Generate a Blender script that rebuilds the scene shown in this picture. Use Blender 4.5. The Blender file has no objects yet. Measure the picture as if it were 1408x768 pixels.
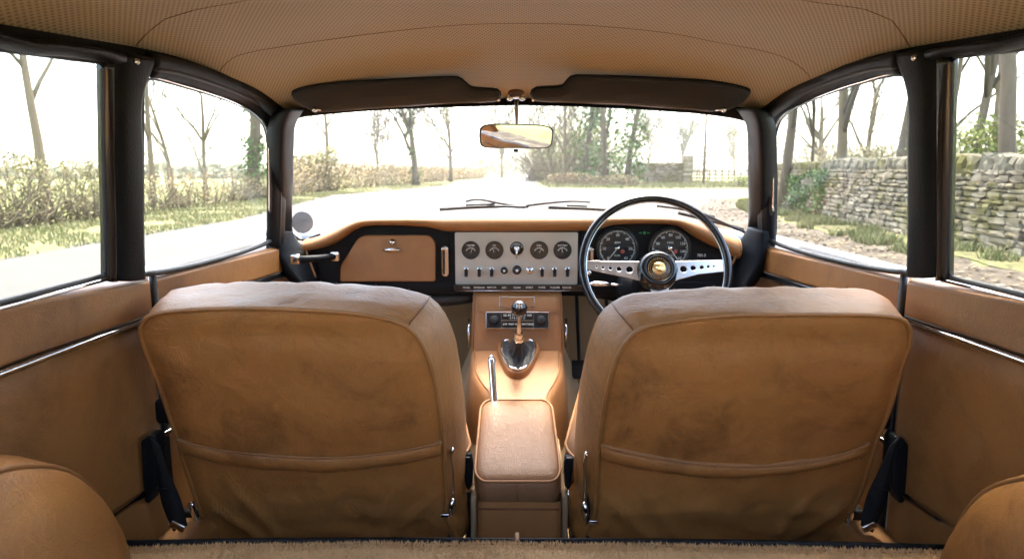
import bpy, bmesh, math, random
from mathutils import Vector, Matrix, noise
random.seed(7)
SC = bpy.context.scene
COL = SC.collection
rad = math.radians
V = Vector

# ------------------------------------------------------------------ camera
FPX = 1408 * 24 / 36.0
PITCH = math.atan(148 / FPX)
YAW = math.atan(7 / FPX)
CAM = V((0, 0, 1.02))
cF = V((-math.sin(YAW) * math.cos(PITCH), math.cos(YAW) * math.cos(PITCH), -math.sin(PITCH)))
cR = V((math.cos(YAW), math.sin(YAW), 0))
cU = cR.cross(cF)
cam_d = bpy.data.cameras.new("camera")
cam = bpy.data.objects.new("camera", cam_d)
COL.objects.link(cam)
cam.matrix_world = Matrix((( cR.x, cU.x, -cF.x, CAM.x), (cR.y, cU.y, -cF.y, CAM.y), (cR.z, cU.z, -cF.z, CAM.z), (0, 0, 0, 1)))
cam_d.lens = 24
cam_d.sensor_width = 36
cam_d.clip_start = 0.02
cam_d.clip_end = 3000
cam_d.dof.use_dof = True
cam_d.dof.focus_distance = 1.3
cam_d.dof.aperture_fstop = 6.5
SC.camera = cam


def ray(px, py):
    return (cF + cR * ((px - 704) / FPX) + cU * ((384 - py) / FPX))


def PY(px, py, Y):
    r = ray(px, py)
    return CAM + r * (Y / r.y)


def PX(px, py, X):
    r = ray(px, py)
    return CAM + r * (X / r.x)


def PZ(px, py, Z):
    r = ray(px, py)
    return CAM + r * ((Z - CAM.z) / r.z)


def PP(px, py, p0, n):
    r = ray(px, py)
    return CAM + r * ((V(p0) - CAM).dot(n) / r.dot(n))


# ------------------------------------------------------------------ materials
MATS = {}


class NT:
    def __init__(s, name):
        s.m = bpy.data.materials.new(name)
        s.m.use_nodes = True
        s.t = s.m.node_tree
        s.b = s.t.nodes["Principled BSDF"]
        s.tc = None

    def n(s, typ, **kw):
        nd = s.t.nodes.new(typ)
        for k, v in kw.items():
            if k in nd.inputs and not hasattr(nd, k):
                nd.inputs[k].default_value = v
            elif hasattr(nd, k):
                setattr(nd, k, v)
            else:
                nd.inputs[k].default_value = v
        return nd

    def l(s, a, b):
        s.t.links.new(a, b)

    def obj(s):
        if not s.tc:
            s.tc = s.t.nodes.new("ShaderNodeTexCoord")
        return s.tc.outputs["Object"]

    def noise(s, scale, detail=4, rough=0.55, vec=None, dist=0.0):
        nd = s.t.nodes.new("ShaderNodeTexNoise")
        nd.inputs["Scale"].default_value = scale
        nd.inputs["Detail"].default_value = detail
        nd.inputs["Roughness"].default_value = rough
        nd.inputs["Distortion"].default_value = dist
        s.l(vec or s.obj(), nd.inputs["Vector"])
        return nd.outputs["Fac"]

    def voro(s, scale, feature="F1", vec=None):
        nd = s.t.nodes.new("ShaderNodeTexVoronoi")
        nd.feature = feature
        nd.inputs["Scale"].default_value = scale
        s.l(vec or s.obj(), nd.inputs["Vector"])
        return nd

    def ramp(s, fac, stops):
        nd = s.t.nodes.new("ShaderNodeValToRGB")
        el = nd.color_ramp.elements
        while len(el) < len(stops):
            el.new(0.5)
        for e, (p, c) in zip(el, stops):
            e.position = p
            e.color = (*c, 1) if len(c) == 3 else c
        s.l(fac, nd.inputs["Fac"])
        return nd.outputs["Color"]

    def mix(s, fac, a, b, mode="MIX"):
        nd = s.t.nodes.new("ShaderNodeMix")
        nd.data_type = "RGBA"
        nd.blend_type = mode
        for sock, val in ((nd.inputs[0], fac), (nd.inputs[6], a), (nd.inputs[7], b)):
            if isinstance(val, (int, float)):
                sock.default_value = val
            elif isinstance(val, (tuple, list)):
                sock.default_value = (*val, 1)
            else:
                s.l(val, sock)
        return nd.outputs[2]

    def math(s, op, a, b=0.0, c=0.0):
        nd = s.t.nodes.new("ShaderNodeMath")
        nd.operation = op
        for i, val in enumerate((a, b, c)):
            if isinstance(val, (int, float)):
                nd.inputs[i].default_value = val
            else:
                s.l(val, nd.inputs[i])
        return nd.outputs[0]

    def bump(s, h, strength=0.3, dist=0.001, prev=None):
        nd = s.t.nodes.new("ShaderNodeBump")
        nd.inputs["Strength"].default_value = strength
        nd.inputs["Distance"].default_value = dist
        s.l(h, nd.inputs["Height"])
        if prev:
            s.l(prev, nd.inputs["Normal"])
        return nd.outputs["Normal"]

    def out(s, col=None, rough=None, nrm=None, metal=None, **kw):
        for sock, val in (("Base Color", col), ("Roughness", rough), ("Metallic", metal)):
            if val is None:
                continue
            if isinstance(val, (int, float)):
                s.b.inputs[sock].default_value = val
            elif isinstance(val, (tuple, list)):
                s.b.inputs[sock].default_value = (*val, 1)
            else:
                s.l(val, s.b.inputs[sock])
        if nrm:
            s.l(nrm, s.b.inputs["Normal"])
        for k, v in kw.items():
            s.b.inputs[k.replace("_", " ")].default_value = v
        return s.m


def leather(name, c1, c2, dark, rough=0.42, wear=0.5, crease=0.4):
    t = NT(name)
    big = t.noise(3.2, 5, 0.6)
    mid = t.noise(14, 6, 0.62, dist=0.6)
    col = t.mix(t.ramp(big, [(0.35, (0, 0, 0)), (0.68, (1, 1, 1))]), c1, c2)
    smudge = t.ramp(t.noise(6.5, 9, 0.74, dist=0.6), [(0.50, (0, 0, 0)), (0.76, (wear,) * 3)])
    col = t.mix(smudge, col, dark)
    scuff = t.ramp(t.noise(38, 8, 0.75, dist=2.0), [(0.60, (0, 0, 0)), (0.80, (wear * 0.55,) * 3)])
    col = t.mix(scuff, col, dark)
    light = t.ramp(mid, [(0.5, (0, 0, 0)), (0.8, (0.32,) * 3)])
    col = t.mix(light, col, tuple(min(1, c * 1.35 + 0.02) for c in c1))
    grain = t.voro(620, "F1").outputs["Distance"]
    n1 = t.bump(grain, 0.6, 0.0008)
    mp = t.n("ShaderNodeMapping")
    mp.inputs["Scale"].default_value = (1.0, 1.2, 1.1)
    mp.inputs["Rotation"].default_value = (0.3, 0.5, 0.4)
    t.l(t.obj(), mp.inputs["Vector"])
    cr = t.noise(26, 5, 0.6, vec=mp.outputs[0], dist=1.5)
    n2 = t.bump(cr, crease, 0.004, n1)
    ck = t.noise(9, 3, 0.5)
    mv = t.n("ShaderNodeVectorMath"); mv.operation = "MULTIPLY_ADD"
    t.l(t.obj(), mv.inputs[0]); mv.inputs[1].default_value = (1, 1, 1)
    cmb = t.n("ShaderNodeCombineXYZ")
    for i_ in range(3):
        t.l(t.math("MULTIPLY", t.noise(22 + 5 * i_, 4), 0.05), cmb.inputs[i_])
    t.l(cmb.outputs[0], mv.inputs[2])
    ve = t.voro(48, "DISTANCE_TO_EDGE", mv.outputs[0]).outputs["Distance"]
    ln = t.ramp(ve, [(0.0, (0, 0, 0)), (0.045, (1, 1, 1))])
    gate = t.ramp(ck, [(0.48, (1, 1, 1)), (0.62, (0, 0, 0))])
    crk = t.mix(gate, ln, (1, 1, 1))
    n2 = t.bump(crk, crease * 0.5, 0.0012, n2)
    col = t.mix(t.math("MULTIPLY_ADD", crk, -0.28 * wear, 0.28 * wear), col, dark)
    rg = t.math("MULTIPLY_ADD", mid, 0.22, rough - 0.11)
    return t.out(col, rg, n2, Specular_IOR_Level=0.42)


M = {}
M["leather"] = leather("tan_leather", (0.335, 0.150, 0.041), (0.225, 0.094, 0.024), (0.042, 0.019, 0.008), 0.40, 0.80, 0.55)
M["leather_trim"] = leather("tan_trim_leather", (0.285, 0.130, 0.038), (0.210, 0.090, 0.025), (0.06, 0.026, 0.011), 0.43, 0.60, 0.28)
M["leather_pad"] = leather("tan_pad_leather", (0.30, 0.136, 0.046), (0.255, 0.110, 0.035), (0.18, 0.078, 0.03), 0.46, 0.20, 0.08)
M["leather_arm"] = leather("tan_armrest_leather", (0.25, 0.125, 0.056), (0.205, 0.098, 0.041), (0.11, 0.048, 0.02), 0.44, 0.30, 0.30)
M["piping"] = NT("piping_leather").out((0.24, 0.108, 0.036), 0.42)
M["stitch"] = NT("stitch").out((0.16, 0.062, 0.02), 0.7)


def black_vinyl(name, col, rough, sc=420, st=0.7):
    t = NT(name)
    n1 = t.bump(t.voro(sc).outputs["Distance"], st, 0.0008)
    nz = t.noise(30, 4)
    return t.out(t.mix(nz, col, tuple(c * 1.5 for c in col)), t.math("MULTIPLY_ADD", nz, 0.2, rough - 0.1), n1, Specular_IOR_Level=0.12)


M["vinyl"] = black_vinyl("black_vinyl", (0.0034, 0.0042, 0.0058), 0.46)
M["visor"] = black_vinyl("visor_vinyl", (0.0065, 0.007, 0.008), 0.48, 420, 0.6)
M["visor"].node_tree.nodes["Principled BSDF"].inputs["Specular IOR Level"].default_value = 0.35
M["rubber"] = NT("black_rubber").out((0.012, 0.012, 0.013), 0.55)
M["gloss_black"] = NT("gloss_black").out((0.008, 0.008, 0.009), 0.16)
M["fascia"] = black_vinyl("black_fascia", (0.006, 0.006, 0.0068), 0.55, 900, 0.4)
M["dark_metal"] = NT("dark_metal").out((0.03, 0.03, 0.032), 0.4, metal=0.6)
M["webbing"] = black_vinyl("belt_webbing", (0.010, 0.010, 0.011), 0.7, 1100, 0.8)


def chrome(name, rough=0.1):
    t = NT(name)
    return t.out((0.72, 0.72, 0.73), t.math("MULTIPLY_ADD", t.noise(40, 4), 0.12, rough - 0.04), metal=1.0)


M["chrome"] = chrome("chrome")
t = NT("brushed_aluminium")
mp = t.n("ShaderNodeMapping"); mp.inputs["Scale"].default_value = (4, 4, 900)
t.l(t.obj(), mp.inputs["Vector"])
br = t.noise(3, 3, vec=mp.outputs[0])
fine = t.noise(900, 2)
M["alu"] = t.out(t.mix(t.noise(12, 5), (0.36, 0.34, 0.30), (0.44, 0.415, 0.365)), t.math("MULTIPLY_ADD", br, 0.15, 0.42), t.bump(fine, 0.25, 0.0004), metal=0.35)
t = NT("spoke_aluminium")
M["spoke"] = t.out((0.74, 0.75, 0.77), t.math("MULTIPLY_ADD", t.noise(60, 4), 0.14, 0.24), metal=1.0)
M["dial"] = NT("dial_black").out((0.012, 0.013, 0.014), 0.25)
M["dial_grey"] = NT("dial_grey").out((0.05, 0.052, 0.055), 0.4)
M["white_mark"] = NT("white_mark").out((0.70, 0.70, 0.66), 0.5)
M["red_mark"] = NT("red_mark").out((0.35, 0.05, 0.035), 0.5)
M["green_mark"] = NT("green_mark").out((0.04, 0.32, 0.09), 0.4)
M["gold"] = NT("gold_relief").out((0.55, 0.36, 0.15), 0.32, metal=0.9)
M["mirror"] = NT("mirror_glass").out((0.85, 0.85, 0.85), 0.02, metal=1.0)

# perforated headliner
t = NT("perforated_headliner")
sx = t.n("ShaderNodeSeparateXYZ"); t.l(t.obj(), sx.inputs[0])
K = 2 * math.pi / 0.0116
xs_ = t.math("MULTIPLY", sx.outputs[0], K); ys_ = t.math("MULTIPLY", sx.outputs[1], K * 0.62)
a = t.math("SINE", t.math("MULTIPLY", t.math("ADD", xs_, ys_), 0.72))
b = t.math("SINE", t.math("MULTIPLY", t.math("SUBTRACT", xs_, ys_), 0.72))
dots = t.math("MULTIPLY", t.math("ABSOLUTE", a), t.math("ABSOLUTE", b))
dm = t.ramp(dots, [(0.45, (0, 0, 0)), (0.72, (1, 1, 1))])
base = t.mix(t.noise(2.5, 5), (0.33, 0.260, 0.168), (0.39, 0.312, 0.205))
colr = t.mix(t.math("MULTIPLY", dm, 0.68), base, (0.10, 0.058, 0.032))
M["headliner"] = t.out(colr, 0.7, t.bump(dots, -0.5, 0.001))

# carpet
def carpet(name, a, b):
    t = NT(name)
    nz = t.noise(420, 4, 0.8)
    lg = t.noise(9, 5)
    c = t.mix(nz, a, b)
    c = t.mix(t.math("MULTIPLY", lg, 0.5), c, tuple(x * 0.6 for x in a))
    return t.out(c, 0.95, t.bump(nz, 0.8, 0.003), Specular_IOR_Level=0.1)


M["carpet"] = carpet("tan_carpet", (0.50, 0.305, 0.14), (0.74, 0.50, 0.26))
M["floor_carpet"] = carpet("floor_carpet", (0.36, 0.25, 0.145), (0.54, 0.39, 0.24))


def thin_glass(name, tint=(0.93, 0.96, 0.94), k=1.0):
    m = bpy.data.materials.new(name)
    m.use_nodes = True
    nt = m.node_tree
    nt.nodes.clear()
    o = nt.nodes.new("ShaderNodeOutputMaterial")
    tr = nt.nodes.new("ShaderNodeBsdfTransparent"); tr.inputs[0].default_value = (*tint, 1)
    gl = nt.nodes.new("ShaderNodeBsdfGlossy"); gl.inputs["Roughness"].default_value = 0.02
    lw = nt.nodes.new("ShaderNodeLayerWeight"); lw.inputs[0].default_value = 0.5
    pw = nt.nodes.new("ShaderNodeMath"); pw.operation = "POWER"; pw.inputs[1].default_value = 4.0
    nt.links.new(lw.outputs["Facing"], pw.inputs[0])
    fr = nt.nodes.new("ShaderNodeMath"); fr.operation = "MULTIPLY_ADD"; fr.inputs[1].default_value = 0.05 * k; fr.inputs[2].default_value = 0.004 * k
    nt.links.new(pw.outputs[0], fr.inputs[0])
    mx = nt.nodes.new("ShaderNodeMixShader")
    nt.links.new(fr.outputs[0], mx.inputs[0]); nt.links.new(tr.outputs[0], mx.inputs[1])
    nt.links.new(gl.outputs[0], mx.inputs[2]); nt.links.new(mx.outputs[0], o.inputs[0])
    return m


M["glass"] = thin_glass("window_glass")
t = NT("car_paint")
M["paint"] = t.out((0.42, 0.43, 0.44), 0.30, Coat_Weight=0.6, Coat_Roughness=0.05)
t = NT("tax_paper")
M["paper"] = t.out(t.mix(t.noise(120, 3), (0.13, 0.13, 0.125), (0.18, 0.18, 0.17)), 0.7)


# ------------------------------------------------------------------ objects
def thing(name, label, cat, loc=(0, 0, 0), group=None):
    o = bpy.data.objects.new(name, None)
    o.empty_display_size = 0.1
    COL.objects.link(o)
    o.location = loc
    o["label"] = label
    o["category"] = cat
    if group:
        o["group"] = group
    return o


def tag(o, label, cat, group=None):
    o["label"] = label
    o["category"] = cat
    if group:
        o["group"] = group
    return o


def root_loc(p):
    while p.parent:
        p = p.parent
    return V(p.location)


def link_mesh(name, me, mat, parent=None, label=None, kind=None, smooth=True, origin=None):
    o = bpy.data.objects.new(name, me)
    COL.objects.link(o)
    if parent:
        me.transform(Matrix.Translation(-root_loc(parent)))
        o.parent = parent
    elif origin is not None:
        me.transform(Matrix.Translation(-V(origin)))
        o.location = origin
    me.materials.append(M[mat] if isinstance(mat, str) else mat)
    if smooth:
        for p in me.polygons:
            p.use_smooth = True
    if label:
        o["label"] = label
    if kind:
        o["kind"] = kind
    return o


class MB:
    """a mesh collected from several shapes"""

    def __init__(s):
        s.v = []
        s.f = []

    def add(s, vs, fs):
        k = len(s.v)
        s.v += [tuple(x) for x in vs]
        s.f += [tuple(i + k for i in f) for f in fs]
        return s

    def grid(s, rows, closed_u=False, closed_v=False, cap=False):
        n, m = len(rows), len(rows[0])
        fs = []
        for i in range(n if closed_v else n - 1):
            for j in range(m if closed_u else m - 1):
                a, b = i, (i + 1) % n
                c, d = j, (j + 1) % m
                fs.append((a * m + c, a * m + d, b * m + d, b * m + c))
        vs = [p for r in rows for p in r]
        if cap:
            fs.append(tuple(range(m))[::-1])
            fs.append(tuple((n - 1) * m + j for j in range(m)))
        return s.add(vs, fs)

    def tube(s, path, r, seg=8, closed=False, flat=1.0, up=None):
        path = [V(p) for p in path]
        n = len(path)
        rr = r if isinstance(r, (list, tuple)) else [r] * n
        rows = []
        ref = None
        for i, p in enumerate(path):
            if closed:
                t = (path[(i + 1) % n] - path[i - 1])
            else:
                t = path[min(i + 1, n - 1)] - path[max(i - 1, 0)]
            t.normalize()
            if ref is None:
                ref = V(up) if up else (V((0, 0, 1)) if abs(t.z) < 0.9 else V((1, 0, 0)))
            if up:
                ref = V(up)
            a = t.cross(ref)
            if a.length < 1e-6:
                a = t.cross(V((0.3, 1, 0.2)))
            a.normalize()
            b = a.cross(t).normalized()
            ref = b
            rows.append([p + a * (rr[i] * flat * math.cos(2 * math.pi * k / seg)) + b * (rr[i] * math.sin(2 * math.pi * k / seg)) for k in range(seg)])
        return s.grid(rows, closed_u=True, closed_v=closed, cap=not closed)

    def lathe(s, prof, c, ax, seg=24, squash=None):
        """profile of (radius, height along axis)"""
        ax = V(ax).normalized()
        a = ax.orthogonal().normalized() if squash is None else V(squash[0]).normalized()
        b = ax.cross(a)
        q = 1.0 if squash is None else squash[1]
        rows = [[V(c) + ax * h + a * (r * math.cos(2 * math.pi * k / seg)) + b * (q * r * math.sin(2 * math.pi * k / seg)) for k in range(seg)] for r, h in prof]
        return s.grid(rows, closed_u=True, cap=True)

    def box(s, c, size, rot=None):
        hx, hy, hz = [x / 2 for x in size]
        vs = []
        for x in (-hx, hx):
            for y in (-hy, hy):
                for z in (-hz, hz):
                    p = V((x, y, z))
                    if rot:
                        p = rot @ p
                    vs.append(V(c) + p)
        return s.add(vs, [(0, 1, 3, 2), (4, 6, 7, 5), (0, 4, 5, 1), (2, 3, 7, 6), (0, 2, 6, 4), (1, 5, 7, 3)])

    def slab(s, poly, off):
        """prism of a planar polygon"""
        n = len(poly)
        off = V(off)
        vs = [V(p) for p in poly] + [V(p) + off for p in poly]
        fs = [tuple(range(n))[::-1], tuple(range(n, 2 * n))]
        fs += [(i, (i + 1) % n, n + (i + 1) % n, n + i) for i in range(n)]
        return s.add(vs, fs)

    def build(s, name, mat, parent=None, bevel=0, bseg=3, label=None, kind=None, smooth=True, origin=None, fix=True, sub=0, auto=None):
        me = bpy.data.meshes.new(name)
        me.from_pydata(s.v, [], s.f)
        if fix:
            bm = bmesh.new(); bm.from_mesh(me)
            bmesh.ops.recalc_face_normals(bm, faces=bm.faces)
            bm.to_mesh(me); bm.free()
        me.update()
        o = link_mesh(name, me, mat, parent, label, kind, smooth, origin)
        if bevel:
            md = o.modifiers.new("bevel", "BEVEL")
            md.width = bevel; md.segments = bseg; md.limit_method = "ANGLE"; md.angle_limit = rad(35)
            md.harden_normals = False
        if sub:
            md = o.modifiers.new("sub", "SUBSURF"); md.levels = sub; md.render_levels = sub
        if auto:
            me.set_sharp_from_angle(angle=rad(auto))
        return o


def resample(pts, n, closed=False):
    pts = [V(p) for p in pts]
    if closed:
        pts = pts + [pts[0]]
    d = [0]
    for a, b in zip(pts, pts[1:]):
        d.append(d[-1] + (b - a).length)
    L = d[-1]
    out = []
    j = 0
    for i in range(n):
        t = L * i / (n if closed else n - 1)
        while j < len(d) - 2 and d[j + 1] < t:
            j += 1
        k = (t - d[j]) / max(1e-9, d[j + 1] - d[j])
        out.append(pts[j].lerp(pts[j + 1], min(1, k)))
    return out


def smooth_pts(pts, n, closed=False, it=2):
    """Catmull-Rom through the points, evenly resampled"""
    pts = [V(p) for p in pts]
    m = len(pts)
    out = []
    rng = range(m if closed else m - 1)
    for i in rng:
        if closed:
            p0, p1, p2, p3 = pts[i - 1], pts[i], pts[(i + 1) % m], pts[(i + 2) % m]
        else:
            p0, p1, p2, p3 = pts[max(i - 1, 0)], pts[i], pts[i + 1], pts[min(i + 2, m - 1)]
        for k in range(8):
            u = k / 8
            out.append(0.5 * ((2 * p1) + (p2 - p0) * u + (2 * p0 - 5 * p1 + 4 * p2 - p3) * u * u + (3 * p1 - p0 - 3 * p2 + p3) * u ** 3))
    if not closed:
        out.append(pts[-1])
    return resample(out, n, closed)


def band(A, B, nin, h, n=24, back=0.01):
    """rounded padding strip between two polylines, bulging by h along nin"""
    A = smooth_pts(A, n); B = smooth_pts(B, n)
    nin = V(nin)
    rows = []
    for a, b in zip(A, B):
        rows.append([a - nin * back, a + nin * h * 0.35, a.lerp(b, 0.10) + nin * h * 0.75, a.lerp(b, 0.25) + nin * h * 0.95, a.lerp(b, 0.5) + nin * h,
                     a.lerp(b, 0.75) + nin * h * 0.95, a.lerp(b, 0.90) + nin * h * 0.75, b + nin * h * 0.35, b - nin * back])
    m = MB(); m.grid(rows, closed_u=True, cap=True)
    return m


def frame_at(o, n, up=(0, 0, 1)):
    n = V(n).normalized()
    u = V(up).cross(n).normalized()
    v = n.cross(u)
    return Matrix(((u.x, v.x, n.x, o[0]), (u.y, v.y, n.y, o[1]), (u.z, v.z, n.z, o[2]), (0, 0, 0, 1)))


def plate(name, outer, holes, th, mx, mat, parent=None, bev=0.0005, **kw):
    """flat plate with real holes; outer in the plane of mx, holes as (x, y, r); th total thickness"""
    cu = bpy.data.curves.new("c", "CURVE")
    cu.dimensions = "2D"; cu.fill_mode = "BOTH"
    cu.extrude = max(0.0, th / 2 - bev); cu.bevel_depth = bev; cu.bevel_resolution = 1

    def spl(pts):
        sp = cu.splines.new("POLY")
        sp.points.add(len(pts) - 1)
        for q, p in zip(sp.points, pts):
            q.co = (p[0], p[1], 0, 1)
        sp.use_cyclic_u = True
    spl(outer)
    for (x, y, r) in holes:
        spl([(x + r * math.cos(2 * math.pi * k / 24), y + r * math.sin(2 * math.pi * k / 24)) for k in range(24)])
    tmp = bpy.data.objects.new("tmp", cu)
    me = bpy.data.meshes.new_from_object(tmp)
    bpy.data.objects.remove(tmp); bpy.data.curves.remove(cu)
    me.transform(mx)
    me.name = name
    return link_mesh(name, me, mat, parent, smooth=False, **kw)


def text(name, s, size, mx, mat, parent, th=0.0003, align="CENTER"):
    cu = bpy.data.curves.new("c", "FONT")
    cu.body = s; cu.size = size; cu.align_x = align; cu.align_y = "CENTER"; cu.extrude = th; cu.resolution_u = 2
    tmp = bpy.data.objects.new("tmp", cu)
    me = bpy.data.meshes.new_from_object(tmp)
    bpy.data.objects.remove(tmp); bpy.data.curves.remove(cu)
    me.transform(mx)
    return link_mesh(name, me, mat, parent, smooth=False)


def rrect(w, h, r, n=5, cx=0, cy=0):
    pts = []
    for (sx, sy, a0) in ((1, 1, 0), (-1, 1, 90), (-1, -1, 180), (1, -1, 270)):
        for k in range(n + 1):
            a = rad(a0 + 90 * k / n)
            pts.append((cx + sx * (w / 2 - r) + r * math.cos(a), cy + sy * (h / 2 - r) + r * math.sin(a)))
    return pts
# ================================================================== THE CAR
CX = 0.012                      # the car's centreline
XL, XR = -0.652, 0.684          # inner faces of the side trim
car = thing("car", "pale grey vintage car seen from inside, with perforated tan roof lining and black window pillars", "car", (0, 1.0, 0.2))


def lerp(a, b, t):
    return a + (b - a) * t


def interp(x, tab):
    if x <= tab[0][0]:
        return tab[0][1]
    for (a, fa), (b, fb) in zip(tab, tab[1:]):
        if x <= b:
            t = (x - a) / (b - a)
            t = t * t * (3 - 2 * t) if False else t
            return fa + (fb - fa) * t
    return tab[-1][1]


def sstep(x, tab):
    """smooth (Catmull-like) table look-up"""
    e = 0.04
    return (interp(x - e, tab) + 2 * interp(x, tab) + interp(x + e, tab)) / 4


SIDE = [(-0.9, 1.06), (-0.5, 1.12), (0.2, 1.155), (0.8, 1.186), (1.1, 1.211), (1.22, 1.216), (1.33, 1.212), (1.5, 1.197), (1.58, 1.180), (1.66, 1.156), (1.76, 1.14)]
CROWN = [(-0.9, 1.10), (-0.5, 1.19), (0.2, 1.29), (0.8, 1.318), (1.08, 1.316), (1.33, 1.296), (1.5, 1.263), (1.63, 1.224), (1.74, 1.192)]
HW = [(-0.9, 0.50), (-0.5, 0.54), (0.2, 0.59), (0.8, 0.605), (1.08, 0.603), (1.33, 0.588), (1.66, 0.548), (1.76, 0.53)]


def roof_z(x, Y):
    u = min(1, abs(x - CX) / sstep(Y, HW))
    s, c = sstep(Y, SIDE), sstep(Y, CROWN)
    return s + (c - s) * (1 - u ** 2.4) ** 0.82


def header_y(x):
    return 1.655 + 0.085 * (1 - min(1, abs(x - CX) / 0.55) ** 2)


# ---- roof lining
rows = []
YR = 0.12
for i in range(64):
    t = i / 63
    r = []
    for j in range(65):
        a = -1 + 2 * j / 64
        u = math.sin(a * math.pi / 2)
        xf = CX + u * 0.55
        Yf = header_y(xf)
        Y = lerp(YR, Yf, t)
        x = CX + u * sstep(Y, HW)
        z = roof_z(x, Y)
        # soft sag between the two seams
        for ys in (1.08, 1.33):
            z += 0.0 * math.exp(-((Y - ys) / 0.02) ** 2)
        if j == 0:
            r.append((x - 0.03, Y, z + 0.004))
        r.append((x, Y, z))
        if j == 64:
            r.append((x + 0.03, Y, z + 0.004))
    rows.append(r)
MB().grid(rows).build("roof_lining", "headliner", car)
outer = [[(CX + (x - CX) * 1.05, y, z + 0.035) for x, y, z in r] for r in rows]
MB().grid(outer).build("roof_panel", "paint", car)
# black beams closing the roof edges above the side windows
for sx in (-1, 1):
    ys = [-0.9 + 2.58 * k / 50 for k in range(51)]
    A = [V((CX + sx * (sstep(y, HW) + 0.008), y, sstep(y, SIDE) - 0.016)) for y in ys]
    B = [V((CX + sx * (sstep(y, HW) + 0.012), y, sstep(y, SIDE) + 0.05)) for y in ys]
    band(A, B, V((-sx, 0, 0)), 0.004, 60, back=0.03).build("roof_side_beam", "vinyl", car)


def roof_hit(px, py):
    r = ray(px, py); t_ = 0.5
    while t_ < 3:
        p = CAM + r * t_
        if p.z >= roof_z(p.x, p.y) or abs(p.x - CX) > sstep(p.y, HW):
            return p
        t_ += 0.002
    return p


# seams of the lining
NT("seam_thread").out((0.14, 0.075, 0.036), 0.8)
for pxs in ([(186, 72), (198, 50), (224, 27), (270, 13), (333, 1.5), None, (1110, 1.5), (1190, 13), (1224, 26), (1240, 46), (1251, 70)],
            [(302, 100), (311, 87), (325, 77), (352, 70), (400, 62), (470, 52), (550, 42), (630, 34.5), (704, 32), (780, 33.5), (850, 38), (930, 47), (986, 58), (1044, 69), (1078, 79), (1098, 90), (1114, 106)]):
    pth = []
    for q in pxs:
        if q is None:
            yy = pth[-1].y + 0.006
            for x in (-0.30, -0.15, 0.0, 0.15, 0.31):
                pth.append(V((x + CX, yy + 0.004 * (1 - (x / 0.4) ** 2), 0)))
        else:
            p = roof_hit(*q); pth.append(p)
    pth = smooth_pts(pth, 90)
    pth = [V((p.x, p.y, roof_z(p.x, p.y) + 0.0006)) for p in pth]
    sm = MB(); sm.tube(pth, 0.0013, 6)
    sm.build("lining_seam", bpy.data.materials["seam_thread"], car)
for sx in (-1, 1):
    a = PY(425 if sx < 0 else 1000, 141, 1.55); 
    x0 = CX + sx * 0.485
    sm = MB(); sm.tube([(x0 + sx * 0.042 * k / 6, 1.60 + 0.065 * k / 6, roof_z(x0 + sx * 0.042 * k / 6, 1.60 + 0.065 * k / 6) + 0.0004) for k in range(7)], 0.0013, 6)
    sm.build("lining_seam", bpy.data.materials["seam_thread"], car)


# ---- planes of the side glass (they lean inwards above the sill)
def side_plane(sx):
    X0 = XL if sx < 0 else XR
    p0 = V((X0 + sx * 0.004, 1.2, 0.84))
    lean = 0.062 / 0.35
    n = V((1, 0, sx * lean)).normalized()
    return p0, n * (-sx)


def S(sx, px, py, inset=0.0):
    p0, n = side_plane(sx)
    return PP(px, py, p0 + n * inset, n)


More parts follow.
